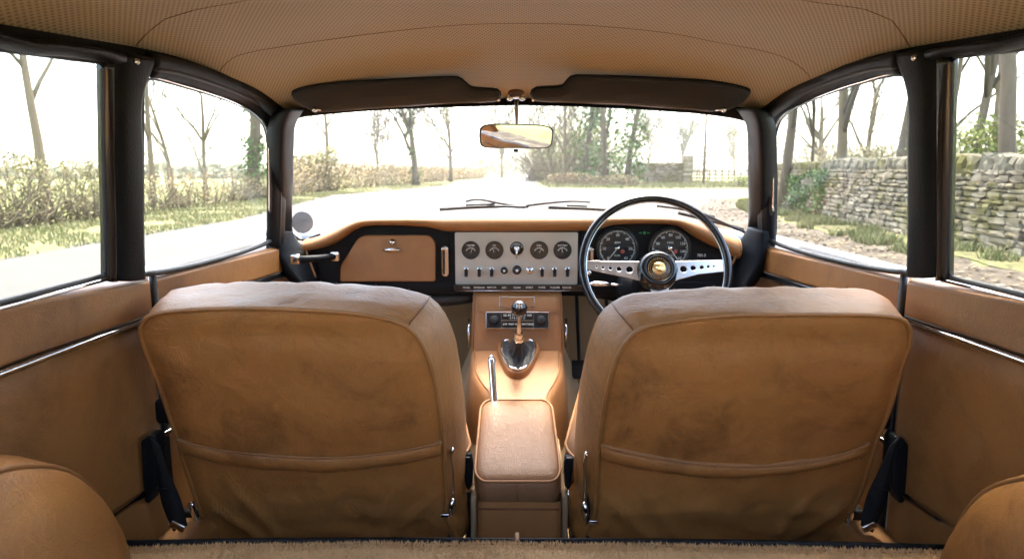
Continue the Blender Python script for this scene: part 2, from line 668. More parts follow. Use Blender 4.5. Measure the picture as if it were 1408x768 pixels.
LW_in = [(191, 376), (190.5, 300), (190, 200), (190, 128), (192, 110), (204, 105), (226, 110), (250, 117), (281, 126), (313, 137), (335, 147), (349, 155), (360, 166), (366, 177), (369, 192), (369.5, 230), (369.5, 290), (369, 331)]
RW_in = [(1255, 374), (1256, 300), (1256.5, 200), (1257, 124), (1254, 105), (1240, 100), (1215, 104), (1190, 111), (1160, 120), (1125, 133), (1100, 144), (1083, 154), (1072, 165), (1065, 180), (1063, 200), (1063, 240), (1063, 290), (1063, 331)]
for sx, W in ((-1, LW_in), (1, RW_in)):
    p0, n = side_plane(sx)
    side = "left" if sx < 0 else "right"
    win = [S(sx, x, y) for x, y in W]
    ns = 0
    # door glass
    g = MB(); g.slab(win + [], -n * 0.004)
    g.build("door_glass", "glass", car, smooth=False)
    # outer rubber seal round the opening
    s1 = MB(); s1.tube(smooth_pts([p + n * 0.004 for p in win], 90, True), 0.0055, 8, closed=True)
    s1.build("window_seal", "rubber", car)
    s2 = MB(); s2.tube(smooth_pts([S(sx, x, y, 0.010) for x, y in (W[4:17])], 50), 0.0022, 6)
    s2.build("chrome_channel", "chrome", car)
    # cant rail above the door glass: two rolls of padding
    if sx < 0:
        top_i = [(199, 108), (226, 111), (250, 117.5), (281, 127), (313, 138), (335, 148), (349, 156), (362, 170), (369, 192), (370, 235), (370, 290), (370, 338)]
        top_o = [(205, 72), (240, 80), (262, 86), (292, 96), (325, 111), (352, 125), (374, 141), (388, 156), (392, 186), (391, 235), (389, 290), (388, 342)]
    else:
        top_i = [(1246, 104), (1215, 104.5), (1190, 111.5), (1160, 121), (1125, 134), (1100, 145), (1083, 155), (1070, 170), (1063, 200), (1062, 240), (1062, 290), (1062, 338)]
        top_o = [(1240, 70), (1205, 78), (1180, 84), (1150, 94), (1115, 108), (1087, 122), (1063, 139), (1048, 156), (1043, 186), (1043, 235), (1045, 290), (1047, 342)]
    A = [S(sx, x, y, 0.002) for x, y in top_i]
    B = [S(sx, x, y, 0.016) for x, y in top_o]
    B = [V((p.x, p.y, p.z)) for p in B]
    band(A, B, n, 0.014, 60, back=0.006).build("cant_rail", "vinyl", car)
    mid = [a.lerp(b, 0.42) + n * 0.013 for a, b in zip(A, B)]
    gr = MB(); gr.tube(smooth_pts(mid, 70), 0.0035, 8); gr.build("door_seal", "rubber", car)
    # quarter glass, carried on behind the camera
    zt, zb = None, None
    if sx < 0:
        q = [S(sx, 146, 378), S(sx, 140, 85), S(sx, 0, 67)]; qb = S(sx, 0, 416)
    else:
        q = [S(sx, 1303, 381), S(sx, 1307, 78), S(sx, 1408, 66)]; qb = S(sx, 1408, 405)
    d_t = (q[2] - q[1]) / (q[2].y - q[1].y); e_t = q[1] + d_t * (0.10 - q[1].y)
    d_b = (qb - q[0]) / (qb.y - q[0].y); e_b = q[0] + d_b * (0.0 - q[0].y)
    e_t.z = min(e_t.z, 1.17)
    quad = [q[0], q[1], q[2], e_t, e_b]
    g = MB(); g.slab(quad, -n * 0.004); g.build("quarter_glass", "glass", car, smooth=False)
    s1 = MB(); s1.tube(resample([quad[4], quad[0]], 20) + resample([quad[0], quad[1]], 20)[1:] + resample([quad[1], quad[3]], 20)[1:], 0.0045, 8)
    s1.build("window_seal", "rubber", car)
    ch = MB(); ch.tube(resample([quad[0] + n * 0.011 + V((0, 0.004, 0)), quad[1] + n * 0.011 + V((0, 0.004, 0))], 12), 0.0032, 8)
    ch.tube(resample([quad[0] + n * 0.009 - V((0, 0, 0.004)), quad[4] + n * 0.009 - V((0, 0, 0.004))], 12), 0.0022, 8)
    ch.build("chrome_channel", "chrome", car)
    # cant rail over the quarter glass
    if sx < 0:
        lo = [S(sx, x, y, 0.004) for x, y in ((160, 92), (134, 84), (60, 75), (0, 67))]
        hi = [S(sx, x, y, 0.02) for x, y in ((166, 73), (135, 66), (60, 55), (0, 45))]
    else:
        lo = [S(sx, x, y, 0.004) for x, y in ((1285, 84), (1313, 77), (1360, 71.5), (1408, 66))]
        hi = [S(sx, x, y, 0.02) for x, y in ((1280, 68), (1313, 63), (1360, 55), (1408, 46))]
    for arr in (lo, hi):
        d = (arr[-1] - arr[-2]) / (arr[-1].y - arr[-2].y)
        arr.append(arr[-1] + V((d.x, d.y, 0)) * (0.1 - arr[-1].y))
    band(lo, hi, n, 0.012, 30, back=0.006).build("cant_rail", "vinyl", car)
    # B pillar: padded broad cover, seal and thin outer post
    if sx < 0:
        pa = [(152, 385), (151, 320), (149, 220), (148, 120), (149, 68)]
        pb = [(192, 381), (190, 320), (189, 220), (187, 135), (208, 80)]
        sa = [(142, 386), (141, 300), (138, 200), (136, 84)]; sb = [(156, 386), (155, 300), (152, 200), (151, 80)]
    else:
        pa = [(1296, 380), (1297, 320), (1295, 220), (1294, 120), (1290, 64)]
        pb = [(1254, 378), (1256, 320), (1257, 220), (1257, 130), (1236, 73)]
        sa = [(1308, 384), (1309, 300), (1311, 200), (1314, 76)]; sb = [(1292, 384), (1292, 300), (1293, 200), (1293, 74)]
    band([S(sx, x, y, 0.006) for x, y in pa], [S(sx, x, y, 0.006) for x, y in pb], n, 0.020, 50, back=0.006).build("door_pillar", "vinyl", car)
    band([S(sx, x, y, 0.0) for x, y in sa], [S(sx, x, y, 0.006) for x, y in sb], n, 0.012, 30, back=0.004).build("pillar_trim", "gloss_black", car)
    # screw in the head of the pillar
    sc = MB(); c = S(sx, 189 if sx < 0 else 1256, 85 if sx < 0 else 80, 0.036)
    sc.lathe([(0.0001, 0.003), (0.002, 0.003), (0.0042, 0.001), (0.0045, -0.004)], c, n, 14)
    sc.build("pillar_screw", "chrome", car)


# ---- windscreen pillars
def wpt(px, py):
    """point on the windscreen surface: raked plane, bowed forward towards the middle"""
    z = None
    r = ray(px, py)
    p = None
    t = 1.8
    for _ in range(30):
        p = CAM + r * t
        k = (1.147 - p.z) / (1.147 - 0.835)
        Y = 1.655 + 0.325 * k + 0.10 * (1 - min(1, abs(p.x - CX) / 0.60) ** 2)
        t += (Y - p.y) / r.y * 0.8
    return p


def inward(p, d):
    return p + (V((CX, 0.9, 0.9)) - p).normalized() * d


for sx in (-1, 1):
    if sx < 0:
        i_ = [(417, 150), (404, 172), (402, 200), (401, 250), (400, 290), (402, 322), (412, 334), (428, 341)]
        o_ = [(393, 149), (384, 172), (382, 205), (381, 250), (381, 290), (380, 325), (384, 352), (400, 378)]
    else:
        i_ = [(1014, 150), (1028, 172), (1030, 200), (1030.5, 250), (1031, 290), (1029, 315), (1024, 326), (1012, 334)]
        o_ = [(1041, 149), (1051, 172), (1053, 205), (1055, 250), (1055, 290), (1055, 325), (1050, 352), (1036, 378)]
    A = [wpt(x, y) for x, y in i_]
    B = [wpt(x, y) - V((0, 0.06, 0)) for x, y in o_]
    B = [PY(x, y, wpt(x, y).y - 0.07) for x, y in o_]
    nn = V((-sx * 0.75, -0.6, 0))
    band(A, B, nn, 0.018, 50, back=0.05).build("windscreen_pillar", "vinyl", car)
    # foot of the pillar flaring into the dash end
    if sx < 0:
        tA = [(401, 318), (409, 331), (420, 341), (432, 352), (441, 388)]
        tB = [(380, 318), (379, 335), (382, 352), (396, 372), (415, 392)]
    else:
        tA = [(1030, 312), (1020, 328), (1013, 340), (1011, 352), (1003, 392)]
        tB = [(1052, 318), (1052, 335), (1048, 352), (1040, 372), (1022, 398)]
    band([PY(x, y, 1.90) for x, y in tA], [PY(x, y, 1.82) for x, y in tB], nn, 0.012, 30, back=0.05).build("pillar_foot", "vinyl", car)

# header rail over the windscreen
top_px = [(404, 163), (420, 158), (460, 154), (520, 149), (580, 146), (640, 144), (704, 142), (770, 143), (840, 146), (900, 149.5), (960, 154), (1005, 160), (1026, 165)]
A = [wpt(x, y + 1.5) for x, y in top_px]
B = []
for x, y in top_px:
    p = wpt(x, y)
    xx = CX + (p.x - CX) * 0.985
    B.append(V((xx, header_y(xx) - 0.008, roof_z(xx, header_y(xx) - 0.02) - 0.002)))
band(A, B, V((0, -0.5, -0.85)), 0.007, 70, back=0.02).build("header_rail", "vinyl", car)
# lower windscreen edge
low_px = [(402, 324), (420, 330), (440, 326), (470, 313), (520, 305), (600, 300), (700, 299), (800, 299), (900, 301), (960, 309), (1000, 318), (1029, 326)]
A = [wpt(x, y - 1) for x, y in low_px]
gl_out = [wpt(x, y) for x, y in top_px] + [wpt(1031, 200), wpt(1031, 260)] + [wpt(x, y) for x, y in low_px[::-1]] + [wpt(401, 260), wpt(402, 200)]
# windscreen as a curved grid
rows = []
for i in range(13):
    r = []
    for j in range(33):
        x = lerp(402, 1030, j / 32)
        ty = [p for p in top_px]
        yt = interp(x, [(a, b) for a, b in top_px]); yb = interp(x, [(a, b) for a, b in low_px])
        r.append(wpt(x, lerp(yt - 2, yb + 6, i / 12)))
    rows.append(r)
MB().grid(rows).build("windscreen", "glass", car)
sl = MB(); sl.tube(smooth_pts([wpt(x, y) for x, y in ((402, 322), (412, 329), (424, 328), (440, 322))], 20), 0.004, 6)
sl.build("windscreen_seal", "rubber", car)
sl = MB(); sl.tube(smooth_pts([wpt(x, y) for x, y in ((965, 293), (985, 302), (1005, 311), (1022, 318), (1030, 321))], 20), 0.004, 6)
sl.build("windscreen_seal", "rubber", car)

# ---- side trims: quarter panels and doors as padded grids on the side plane
def side_grid(sx, y0, y1, ztop, zbot, x_of, n1=60, n2=30):
    rows = []
    for i in range(n1):
        Y = lerp(y0, y1, i / (n1 - 1))
        a, b = ztop(Y), zbot(Y)
        rows.append([V((x_of(Y, lerp(a, b, j / (n2 - 1)), j / (n2 - 1), i / (n1 - 1)), Y, lerp(a, b, j / (n2 - 1)))) for j in range(n2)])
    return rows


for sx in (-1, 1):
    X0 = XL if sx < 0 else XR
    sill = [(0.0, 0.868), (0.84, 0.858), (1.18, 0.836), (1.90, 0.818)]
    strip = [(0.0, 0.775), (0.83, 0.770), (1.17, 0.765), (1.92, 0.742)]
    YB = 1.205 if sx < 0 else 1.20            # joint behind the door

    def pad(Y, z, v, u, amp=0.010, seed=0.0):
        e = min(1, v / 0.12) if v < 0.5 else min(1, (1 - v) / 0.10)
        eu = min(1, (1 - u) / 0.02, 1)
        e = math.sin(max(0, e) * math.pi / 2) * math.sin(max(0, eu) * math.pi / 2)
        w = noise.noise(V((Y * 5, z * 5, seed))) * 0.0035 + noise.noise(V((Y * 14, z * 11, seed + 3))) * 0.0012
        return -sx * (amp * e + w * e)
    # quarter: upper roll and lower panel
    up = side_grid(sx, -0.3, YB - 0.004, lambda Y: interp(Y, sill), lambda Y: interp(Y, strip) + 0.004, lambda Y, z, v, u: X0 + sx * 0.008 + pad(Y, z, v, u, 0.016))
    q1 = MB(); q1.grid(up); q1.build("quarter_trim_roll", "leather_trim", car)
    LOWS = [(-0.3, 0.22), (0.9, 0.22), (1.3, 0.22)]
    lo = side_grid(sx, -0.3, YB - 0.004, lambda Y: interp(Y, strip) - 0.003, lambda Y: 0.30, lambda Y, z, v, u: X0 + sx * 0.008 + pad(Y, z, v, u, 0.011, 5) + 0, 70, 40)
    q2 = MB(); q2.grid(lo); q2.build("quarter_panel", "leather_trim", car)
    # door
    dd = [(1.2, 0.836), (1.90, 0.816), (2.1, 0.81)]

    def taper(Y):
        return -sx * 0.035 * max(0, (Y - 1.5)) ** 1.2
    up = side_grid(sx, YB + 0.004, 2.02, lambda Y: interp(Y, sill) + 0.0, lambda Y: interp(Y, strip) + 0.003, lambda Y, z, v, u: X0 + sx * 0.010 + pad(Y, z, v, 0.5, 0.014, 9) + taper(Y))
    MB().grid(up).build("door_trim_roll", "leather_trim", car)
    lo = side_grid(sx, YB + 0.004, 2.02, lambda Y: interp(Y, strip) - 0.003, lambda Y: 0.25, lambda Y, z, v, u: X0 + sx * 0.010 + pad(Y, z, v, 0.5, 0.008, 12) + taper(Y), 50, 30)
    MB().grid(lo).build("door_panel", "leather_trim", car)
    # outer skin so that no light leaks in
    sk = MB(); sk.box((X0 + sx * 0.10, 0.6, 0.52), (0.03, 3.2, 0.62)); sk.build("body_side", "paint", car, bevel=0.01)
    st = MB(); st.box((X0 + sx * 0.050, 0.75, 0.826 if sx else 0), (0.085, 2.5, 0.014), Matrix.Rotation(-0.022, 3, "X")); st.build("window_sill", "rubber", car, bevel=0.002)
    # black seam between door and quarter panel
    js = MB(); js.tube([(X0 + sx * 0.001, YB, z) for z in (0.845, 0.7, 0.5, 0.3)], 0.0065, 8); js.build("door_seal", "rubber", car)
    # chrome strips
    c1 = MB(); c1.tube([(X0 - sx * 0.006, Y, interp(Y, strip)) for Y in (-0.2, 0.3, 0.6, 0.83, 1.0, YB - 0.01)], 0.0055, 10)
    c1.build("chrome_strip", "chrome", car)
    c2 = MB(); c2.tube([(X0 - sx * 0.002 + taper(Y), Y, interp(Y, strip)) for Y in (YB + 0.01, 1.5, 1.7, 1.92)], 0.0045, 10)
    c2.tube([(X0 - sx * 0.004 + taper(Y), Y, interp(Y, strip) - 0.007) for Y in (YB + 0.01, 1.5, 1.7, 1.92)], 0.004, 8)
    c2.build("door_strip", "gloss_black", car)
    # lower strip of the quarter panel and the sill trim below it
    if sx < 0:
        a, b = PX(128, 727, X0 + 0.012), PX(197, 679, X0 + 0.012)
    else:
        a, b = PX(1320, 733, X0 - 0.012), PX(1245, 682, X0 - 0.012)
    c3 = MB(); c3.tube([a + (a - b) * 0.8, a, b], 0.0055, 8); c3.build("lower_strip", "chrome", car)
    # door lower strip
    c4 = MB(); 
    if sx < 0:
        a, b = PX(219, 601, X0 + 0.01), PX(236, 590, X0 + 0.01)
    else:
        a, b = PX(1223, 611, X0 - 0.01), PX(1204, 598, X0 - 0.01)
    c4.tube([a, b, b + (b - a) * 3], 0.005, 8); c4.build("lower_strip", "chrome", car)
    # sill box with leather cover
    sb = MB(); sb.box((X0 - sx * 0.038, 1.2, 0.29), (0.09, 2.0, 0.16)); sb.build("sill_trim", "leather_trim", car, bevel=0.02, bseg=4)
    # door pull behind the seat
    hp = MB(); c = PX(230 if sx < 0 else 1209, 562 if sx < 0 else 570, X0 - sx * 0.03)
    hp.box(c, (0.03, 0.035, 0.045)); hp.build("door_handle", "vinyl", car, bevel=0.008)
    # rear wheel arch, leather covered
    ar = MB()
    c = V((X0 + sx * 0.02, 0.66 if sx < 0 else 0.64, 0.44))
    rows = []
    for i in range(33):
        th = math.pi * i / 32
        r = []
        for j in range(21):
            ph = (math.pi / 2) * j / 20
            k = math.cos(ph) ** 0.75 if j < 20 else 0
            q = 1 + 0.02 * noise.noise(V((th * 2, ph * 3, sx)))
            rr = 0.215 * (0.30 + 0.70 * k) if False else 0.268 * (k ** 0.55 if k > 0 else 0) * q
            xx = 0.150 * math.sin(ph) ** 0.9
            r.append(c + V((-sx * xx, -math.cos(th) * rr * 1.1, math.sin(th) * rr)))
        rows.append(r)
    ar.grid(rows)
    wa = ar.build("wheel_arch_cover", "leather", car)
    pp = MB(); pp.tube([r[7] + (r[7] - c).normalized() * 0.001 for r in rows], 0.0035, 8); pp.build("arch_piping", "piping", wa)

# ---- floor, transmission tunnel, bulkhead
fl = MB(); fl.box((CX, 0.9, 0.185), (1.38, 3.6, 0.05)); fl.build("floor_carpet", "floor_carpet", car, bevel=0.01)
tn = []
for i in range(20):
    Y = 1.26 + 1.3 * i / 19
    k_ = max(0, min(1, (Y - 1.50) / 0.35))
    w = 0.070 + 0.055 * k_
    h = 0.38 + 0.16 * k_; fl_w = 0.035 + 0.065 * k_
    tn.append([V((CX - 0.01 + q * (w + 0.05), Y, 0.205)) if k == 0 else V((0, 0, 0)) for k, q in ((0, -1),)] +
              [V((CX - 0.01 - (w + fl_w), Y, 0.26)), V((CX - 0.01 - w, Y, h - 0.04)), V((CX - 0.01 - w + 0.03, Y, h)), V((CX - 0.01 + w - 0.03, Y, h)), V((CX - 0.01 + w, Y, h - 0.04)), V((CX - 0.01 + (w + fl_w), Y, 0.26)), V((CX - 0.01 + w + fl_w + 0.01, Y, 0.205))])
MB().grid(tn).build("transmission_tunnel", "floor_carpet", car)
bh = MB(); bh.box((CX, 2.42, 0.46), (1.36, 0.04, 0.60), Matrix.Rotation(-0.1, 3, "X")); bh.build("bulkhead", "floor_carpet", car, bevel=0.01)
mats_ = MB()
mats_.box((-0.30, 2.12, 0.235), (0.30, 0.5, 0.03), Matrix.Rotation(0.25, 3, "X"))
mats_.build("toe_board", "floor_carpet", car, bevel=0.01)
mats_ = MB(); mats_.box((0.33, 2.12, 0.235), (0.30, 0.5, 0.03), Matrix.Rotation(0.25, 3, "X")); mats_.build("toe_board", "floor_carpet", car, bevel=0.01)
for k, px in enumerate((0.20, 0.30)):
    pd = MB(); pd.box((px, 2.10, 0.40), (0.05, 0.012, 0.06), Matrix.Rotation(-0.5, 3, "X")); pd.tube([(px, 2.11, 0.42), (px, 2.22, 0.56), (px, 2.30, 0.66)], 0.007, 8)
    pd.build("pedal", "rubber", car, bevel=0.003)

# ---- tail: bulkhead under the hatch, hatch glass, tail pillars
tl = MB(); tl.box((CX, -0.93, 0.60), (1.36, 0.05, 0.86)); tl.build("tail_panel", "leather_trim", car, bevel=0.02)
hg = []
for i in range(8):
    t = i / 7
    Y = lerp(0.12, -0.90, t)
    hg.append([V((CX + u * (lerp(0.50, 0.46, t)), Y, roof_z(CX + u * 0.50, Y) + 0.012)) for u in [-1 + 2 * k / 12 for k in range(13)]])
MB().grid(hg).build("rear_glass", "glass", car)
for sx in (-1, 1):
    A = [V((CX + sx * lerp(0.50, 0.46, t / 7), lerp(0.12, -0.92, t / 7), roof_z(CX + sx * 0.50, lerp(0.12, -0.92, t / 7)) + 0.005)) for t in range(8)]
    B = [V((CX + sx * 0.655, lerp(0.16, -0.92, t / 7), lerp(0.93, 0.86, t / 7))) for t in range(8)]
    bd = band(A, B, V((-sx, 0, -0.3)), 0.012, 20, back=0.03)
    bd.build("tail_pillar", "leather_trim", car)
B = [V((CX + u * 0.58, 0.12, roof_z(CX + u * 0.58, 0.12) + 0.004)) for u in [-1 + k / 8 for k in range(17)]]
A = [V((p.x, 0.07, p.z - 0.005)) for p in B]
band(A, B, V((0, 0, -1)), 0.012, 30, back=0.02).build("hatch_rail", "vinyl", car)

# ---- bonnet with its power bulge, seen over the dash
rows = []
for i in range(40):
    t = i / 39
    Y = lerp(2.08, 3.45, t)
    r = []
    for j in range(61):
        x = -0.78 + 1.56 * j / 60
        w = abs(x)
        z = 0.850 - 0.04 * t - 0.22 * t ** 3 - 0.10 * (w / 0.78) ** 3
        b = max(0, 1 - (x / 0.24) ** 2) ** 1.3
        z += 0.070 * b * math.sin(min(1, t * 2.2 + 0.15) * math.pi / 2) * (1 - t ** 4)
        for c0 in (-0.56, 0.56):
            z += 0.045 * math.exp(-((x - c0) / 0.13) ** 2) * math.sin(min(1, t * 1.6) * math.pi / 2) * (1 - t ** 6)
        r.append((x + CX, Y, z))
    rows.append(r)
MB().grid(rows).build("bonnet", "paint", car)
cw = MB(); cw.box((CX, 2.13, 0.815), (1.36, 0.12, 0.05)); cw.build("scuttle", "paint", car, bevel=0.015)
sb = MB(); sb.box((CX, 3.02, 0.36), (1.3, 0.9, 0.36)); sb.build("engine_bay", "dark_metal", car, bevel=0.05)


# wipers lying on the outside of the screen
def wiper(pts_blade, pts_arm, loc_px):
    root = V((0, 0, 0))
    w = MB()
    off = V((0, 0.014, 0.008))
    bl = [wpt(x, y) + off for x, y in pts_blade]
    w2 = MB()
    w.tube(smooth_pts(bl, 16), 0.0052, 6)
    w.tube(smooth_pts([p + V((0, 0.004, 0.007)) for p in bl[1:-1]] if len(bl) > 3 else bl, 16), 0.0035, 6)
    arm = [wpt(x, y) + off + V((0, 0.006, 0.010)) for x, y in pts_arm]
    w2.tube(smooth_pts(arm, 14), [0.0042 - 0.0015 * k / 13 for k in range(14)], 6)
    return w, w2


for blade, arm, lab in (
    ([(604, 292), (640, 289.5), (680, 288), (722, 289)], [(727, 294), (690, 289), (658, 283), (640, 286)], "black wiper parked on the windscreen in front of the glovebox side of the dash"),
    ([(754, 289.5), (780, 290), (808, 291), (842, 293)], [(724, 292), (745, 289), (785, 285.5), (812, 287)], "black wiper parked on the middle of the windscreen, behind the steering wheel rim"),
    ([(934, 297), (960, 303), (990, 310.5), (1024, 320)], [(905, 292), (935, 296), (965, 303), (985, 307)], "black wiper parked at the driver's corner of the windscreen"),
):
    a, b = wiper(blade, arm, None)
    t_ = thing("wiper", lab, "wiper", tuple(wpt(*blade[0]) + V((0, 0.02, 0))), "wipers on the windscreen")
    a.build("blade", "rubber", t_); b.build("arm", M["dark_metal"], t_)

# tax disc
c = wpt(416.5, 305.5) - V((0, 0.004, 0))
nrm = (CAM - c).normalized(); nrm.z += 0.15
mx = frame_at(c, nrm)
td = thing("tax_disc", "round grey paper disc stuck inside the lower left corner of the windscreen", "tax disc", tuple(c))
plate("disc", [(0.0285 * math.cos(a * 0.1309), 0.031 * math.sin(a * 0.1309)) for a in range(48)], [], 0.001, mx @ Matrix.Rotation(0.15, 4, "Z"), "paper", td)
gm = NT("faint_print").out((0.17, 0.17, 0.17), 0.7)
text("print", "VALID UNTIL\nLICENCE", 0.0085, mx @ Matrix.Translation((0, 0.002, 0.0008)) @ Matrix.Rotation(0.25, 4, "Z"), gm, td, 0.0001)

# ---- rear load floor (folded rear seat) with black edge
lf = thing("rear_load_floor", "tan carpeted load floor with a black edge running across behind both seats", "load floor", tuple(V((CX, 0.6, 0.40))))
rows = []
xs = [(-0.650 + 1.325 * k / 60) for k in range(61)]
for i in range(24):
    r = []
    for k, x in enumerate(xs):
        e = min((x - xs[0]), (xs[-1] - x))
        yf = 0.965 - 0.020 * (abs(x) / 0.65) ** 2
        prof = [(yf + 0.002, 0.400), (yf + 0.004, 0.435), (yf + 0.000, 0.453), (yf - 0.010, 0.463), (yf - 0.03, 0.467)]
        if i < 5:
            Y, z = prof[i]
        else:
            Y = lerp(yf - 0.03, -0.9, ((i - 4) / 19) ** 1.5); z = 0.467
        z += 0.0035 * noise.noise(V((x * 9, Y * 9, 1))) - 0.004 * math.exp(-e / 0.02)
        r.append((x, Y, z))
    rows.append(r)
MB().grid(rows).build("carpet", "carpet", lf)
ep = MB(); ep.tube(smooth_pts([V((x, 0.978 - 0.020 * (abs(x) / 0.65) ** 2, 0.457 + 0.004 * abs(x) / 0.65)) for x in [-0.62, -0.4, -0.2, 0, 0.2, 0.4, 0.65]], 50), 0.0054, 10)
ep.build("black_edging", "vinyl", lf)
pile = MB()
rp_ = random.Random(5)
for _ in range(34000):
    x = rp_.uniform(-0.645, 0.672); yf = 0.965 - 0.020 * (abs(x) / 0.65) ** 2
    u = rp_.random()
    if u < 0.12:
        p = V((x, yf + 0.001, rp_.uniform(0.448, 0.462))); d = V((0, 1, 0.6))
    else:
        p = V((x, yf - 0.008 - rp_.random() ** 1.5 * 0.22, 0.4655 + 0.0035 * noise.noise(V((x * 9, yf * 9, 1))))); d = V((0, 0.2, 1))
    d = (d + V((rp_.uniform(-.6, .6), rp_.uniform(-.6, .6), rp_.uniform(-.3, .3)))).normalized() * rp_.uniform(0.003, 0.0065)
    a = rp_.uniform(0, math.tau); w_ = V((math.cos(a), math.sin(a), 0)) * 0.0011
    pile.add([p - w_, p + w_, p + d], [(0, 1, 2)])
pile.build("carpet_pile", "carpet", lf, kind="stuff", smooth=False, fix=False)
et = MB()
et.slab([PY(144, 732, 0.95), PY(150, 768, 0.93), PY(134, 770, 0.93), PY(134, 740, 0.95)], (0, 0, -0.02)); 
eb = MB(); eb.box((CX, 0.965, 0.33), (1.26, 0.02, 0.18)); eb.build("front_board", "vinyl", lf, bevel=0.004)
tb = MB(); c = PY(711, 744, 0.985); tb.box(c, (0.007, 0.024, 0.02)); tb.build("pull_tab", "leather_trim", lf, bevel=0.002)
# ================================================================== DASHBOARD
DY = 1.90
dash = thing("dashboard", "full width dashboard with tan padded top roll, brushed metal switch panel and black instrument binnacle", "dashboard", tuple(PY(711, 400, DY)))
# padded roll: swept section between the upper and lower outline
up_px = [(421, 330), (438, 325), (455, 317.5), (470, 310), (483, 304), (496, 299.5), (512, 297.5), (560, 296.5), (640, 295.5), (711, 295), (780, 295), (850, 295), (905, 295.5), (930, 297), (955, 303), (975, 311), (992, 320), (1014, 328)]
lo_px = [(424, 346), (442, 343), (460, 336.5), (474, 327), (486, 317.5), (498, 312.5), (512, 311), (560, 311), (592, 314), (611, 319.5), (700, 320), (790, 319), (820, 318), (840, 310.5), (870, 309), (915, 309), (935, 312), (957, 328), (977, 339), (990, 343.5), (1012, 357)]
N = 90
U = smooth_pts([V((x, y, 0)) for x, y in up_px], N)
# pair by x
def lo_at(x):
    return interp(x, lo_px)
rows = []
for u_ in U:
    x = u_.x
    yb = (lo_at(x - 5) + 2 * lo_at(x) + lo_at(x + 5)) / 4
    yt = u_.y
    a = PY(x, yt, DY - 0.035 + 0.02); b = PY(x, yb, DY - 0.045)
    h = (a.z - b.z)
    cen = V((a.x, DY - 0.02, (a.z + b.z) / 2))
    r = [V((a.x, 2.10, a.z - 0.010)), V((a.x, 1.98, a.z - 0.001)), V((a.x, DY + 0.01, a.z + 0.001))]
    for k in range(9):
        th = math.pi / 2 + math.pi * k / 8
        r.append(V((a.x, DY - 0.012 + math.cos(th) * 0.036, cen.z + math.sin(th) * h / 2)))
    r.append(V((a.x, DY + 0.03, b.z + 0.002)))
    rows.append(r)
MB().grid(rows).build("padded_roll", "leather_pad", dash)
for side in (0, -1):
    r = rows[side]
    e = MB(); e.tube(smooth_pts([p + V((0.001 if side else -0.001, 0, 0)) for p in r[2:-1]], 20), 0.003, 6); e.build("roll_piping", "piping", dash)
# tan welt down the left end
e = MB(); e.tube(smooth_pts([PY(x, y, DY - 0.03) for x, y in ((419, 331), (421, 345), (427, 362), (434, 381))], 14), 0.0035, 8); e.build("roll_piping", "piping", dash)
e = MB(); e.tube(smooth_pts([PY(x, y, DY - 0.03) for x, y in ((1014, 330), (1013, 342), (1010, 356), (1003, 368))], 14), 0.0035, 8); e.build("roll_piping", "piping", dash)


def poly(px, Y):
    return [PY(x, y, Y) for x, y in px]


fy = V((0, -1, 0))
# fascias
f = MB(); f.slab(poly([(424, 344), (442, 340), (462, 332), (486, 314), (512, 306), (600, 308), (627, 312), (627, 386), (436, 387), (428, 365)], DY + 0.012), (0, 0.02, 0))
f.build("passenger_fascia", "fascia", dash, bevel=0.003, smooth=False)
f = MB(); f.slab(poly([(795, 312), (840, 304), (920, 304), (957, 322), (990, 338), (1013, 350), (1012, 390), (990, 398), (796, 398)], DY + 0.012), (0, 0.02, 0))
f.build("driver_fascia", "fascia", dash, bevel=0.003, smooth=False)
# black border between fascia and centre panel
f = MB(); f.slab(poly([(619, 317), (627, 317), (627, 388), (619, 388)], DY + 0.002), (0, 0.02, 0)); f.build("panel_surround", "fascia", dash, bevel=0.002, smooth=False)
f = MB(); f.slab(poly([(794, 317), (801, 317), (801, 390), (794, 390)], DY + 0.002), (0, 0.02, 0))
f.build("panel_surround", "fascia", dash, bevel=0.002, smooth=False)
# parcel shelf / underside, black
f = MB(); f.box((CX, 2.06, 0.695), (1.24, 0.30, 0.05)); f.build("under_dash_panel", "vinyl", dash, bevel=0.012)
f = MB(); f.slab(poly([(470, 386), (648, 386), (648, 404), (610, 402), (560, 396), (500, 392)], DY + 0.02), (0, 0.10, 0)); f.build("knee_trim", "vinyl", dash, bevel=0.008)
f = MB(); f.slab(poly([(775, 388), (1010, 388), (990, 420), (940, 430), (830, 412), (775, 404)], DY + 0.03), (0, 0.10, 0)); f.build("knee_trim", "vinyl", dash, bevel=0.008)
f = MB(); f.tube(smooth_pts([V((-0.48, 1.94, 0.672)), V((-0.36, 1.93, 0.664)), V((-0.22, 1.94, 0.655)), V((-0.13, 1.95, 0.662))], 20), 0.02, 8); f.build("wiring_loom", "rubber", dash)


def px2(Y, ox, oy):
    """2D frame on a vertical plane at Y with its origin at a pixel; returns matrix and a converter"""
    o = PY(ox, oy, Y)
    mx = frame_at(o, (0, -1, 0))

    def c(x, y):
        p = PY(x, y, Y) - o
        return (p.x, p.z)
    return mx, c


def rounded(pts, r, n=4):
    """round the corners of a 2D polygon"""
    out = []
    m = len(pts)
    for i in range(m):
        p0, p1, p2 = V(pts[i - 1]), V(pts[i]), V(pts[(i + 1) % m])
        rr = r[i] if isinstance(r, (list, tuple)) else r
        a = p1 + (p0 - p1).normalized() * rr
        b = p1 + (p2 - p1).normalized() * rr
        for k in range(n + 1):
            t = k / n
            q = a * (1 - t) ** 2 + p1 * 2 * t * (1 - t) + b * t * t
            out.append((q.x, q.y))
    return out


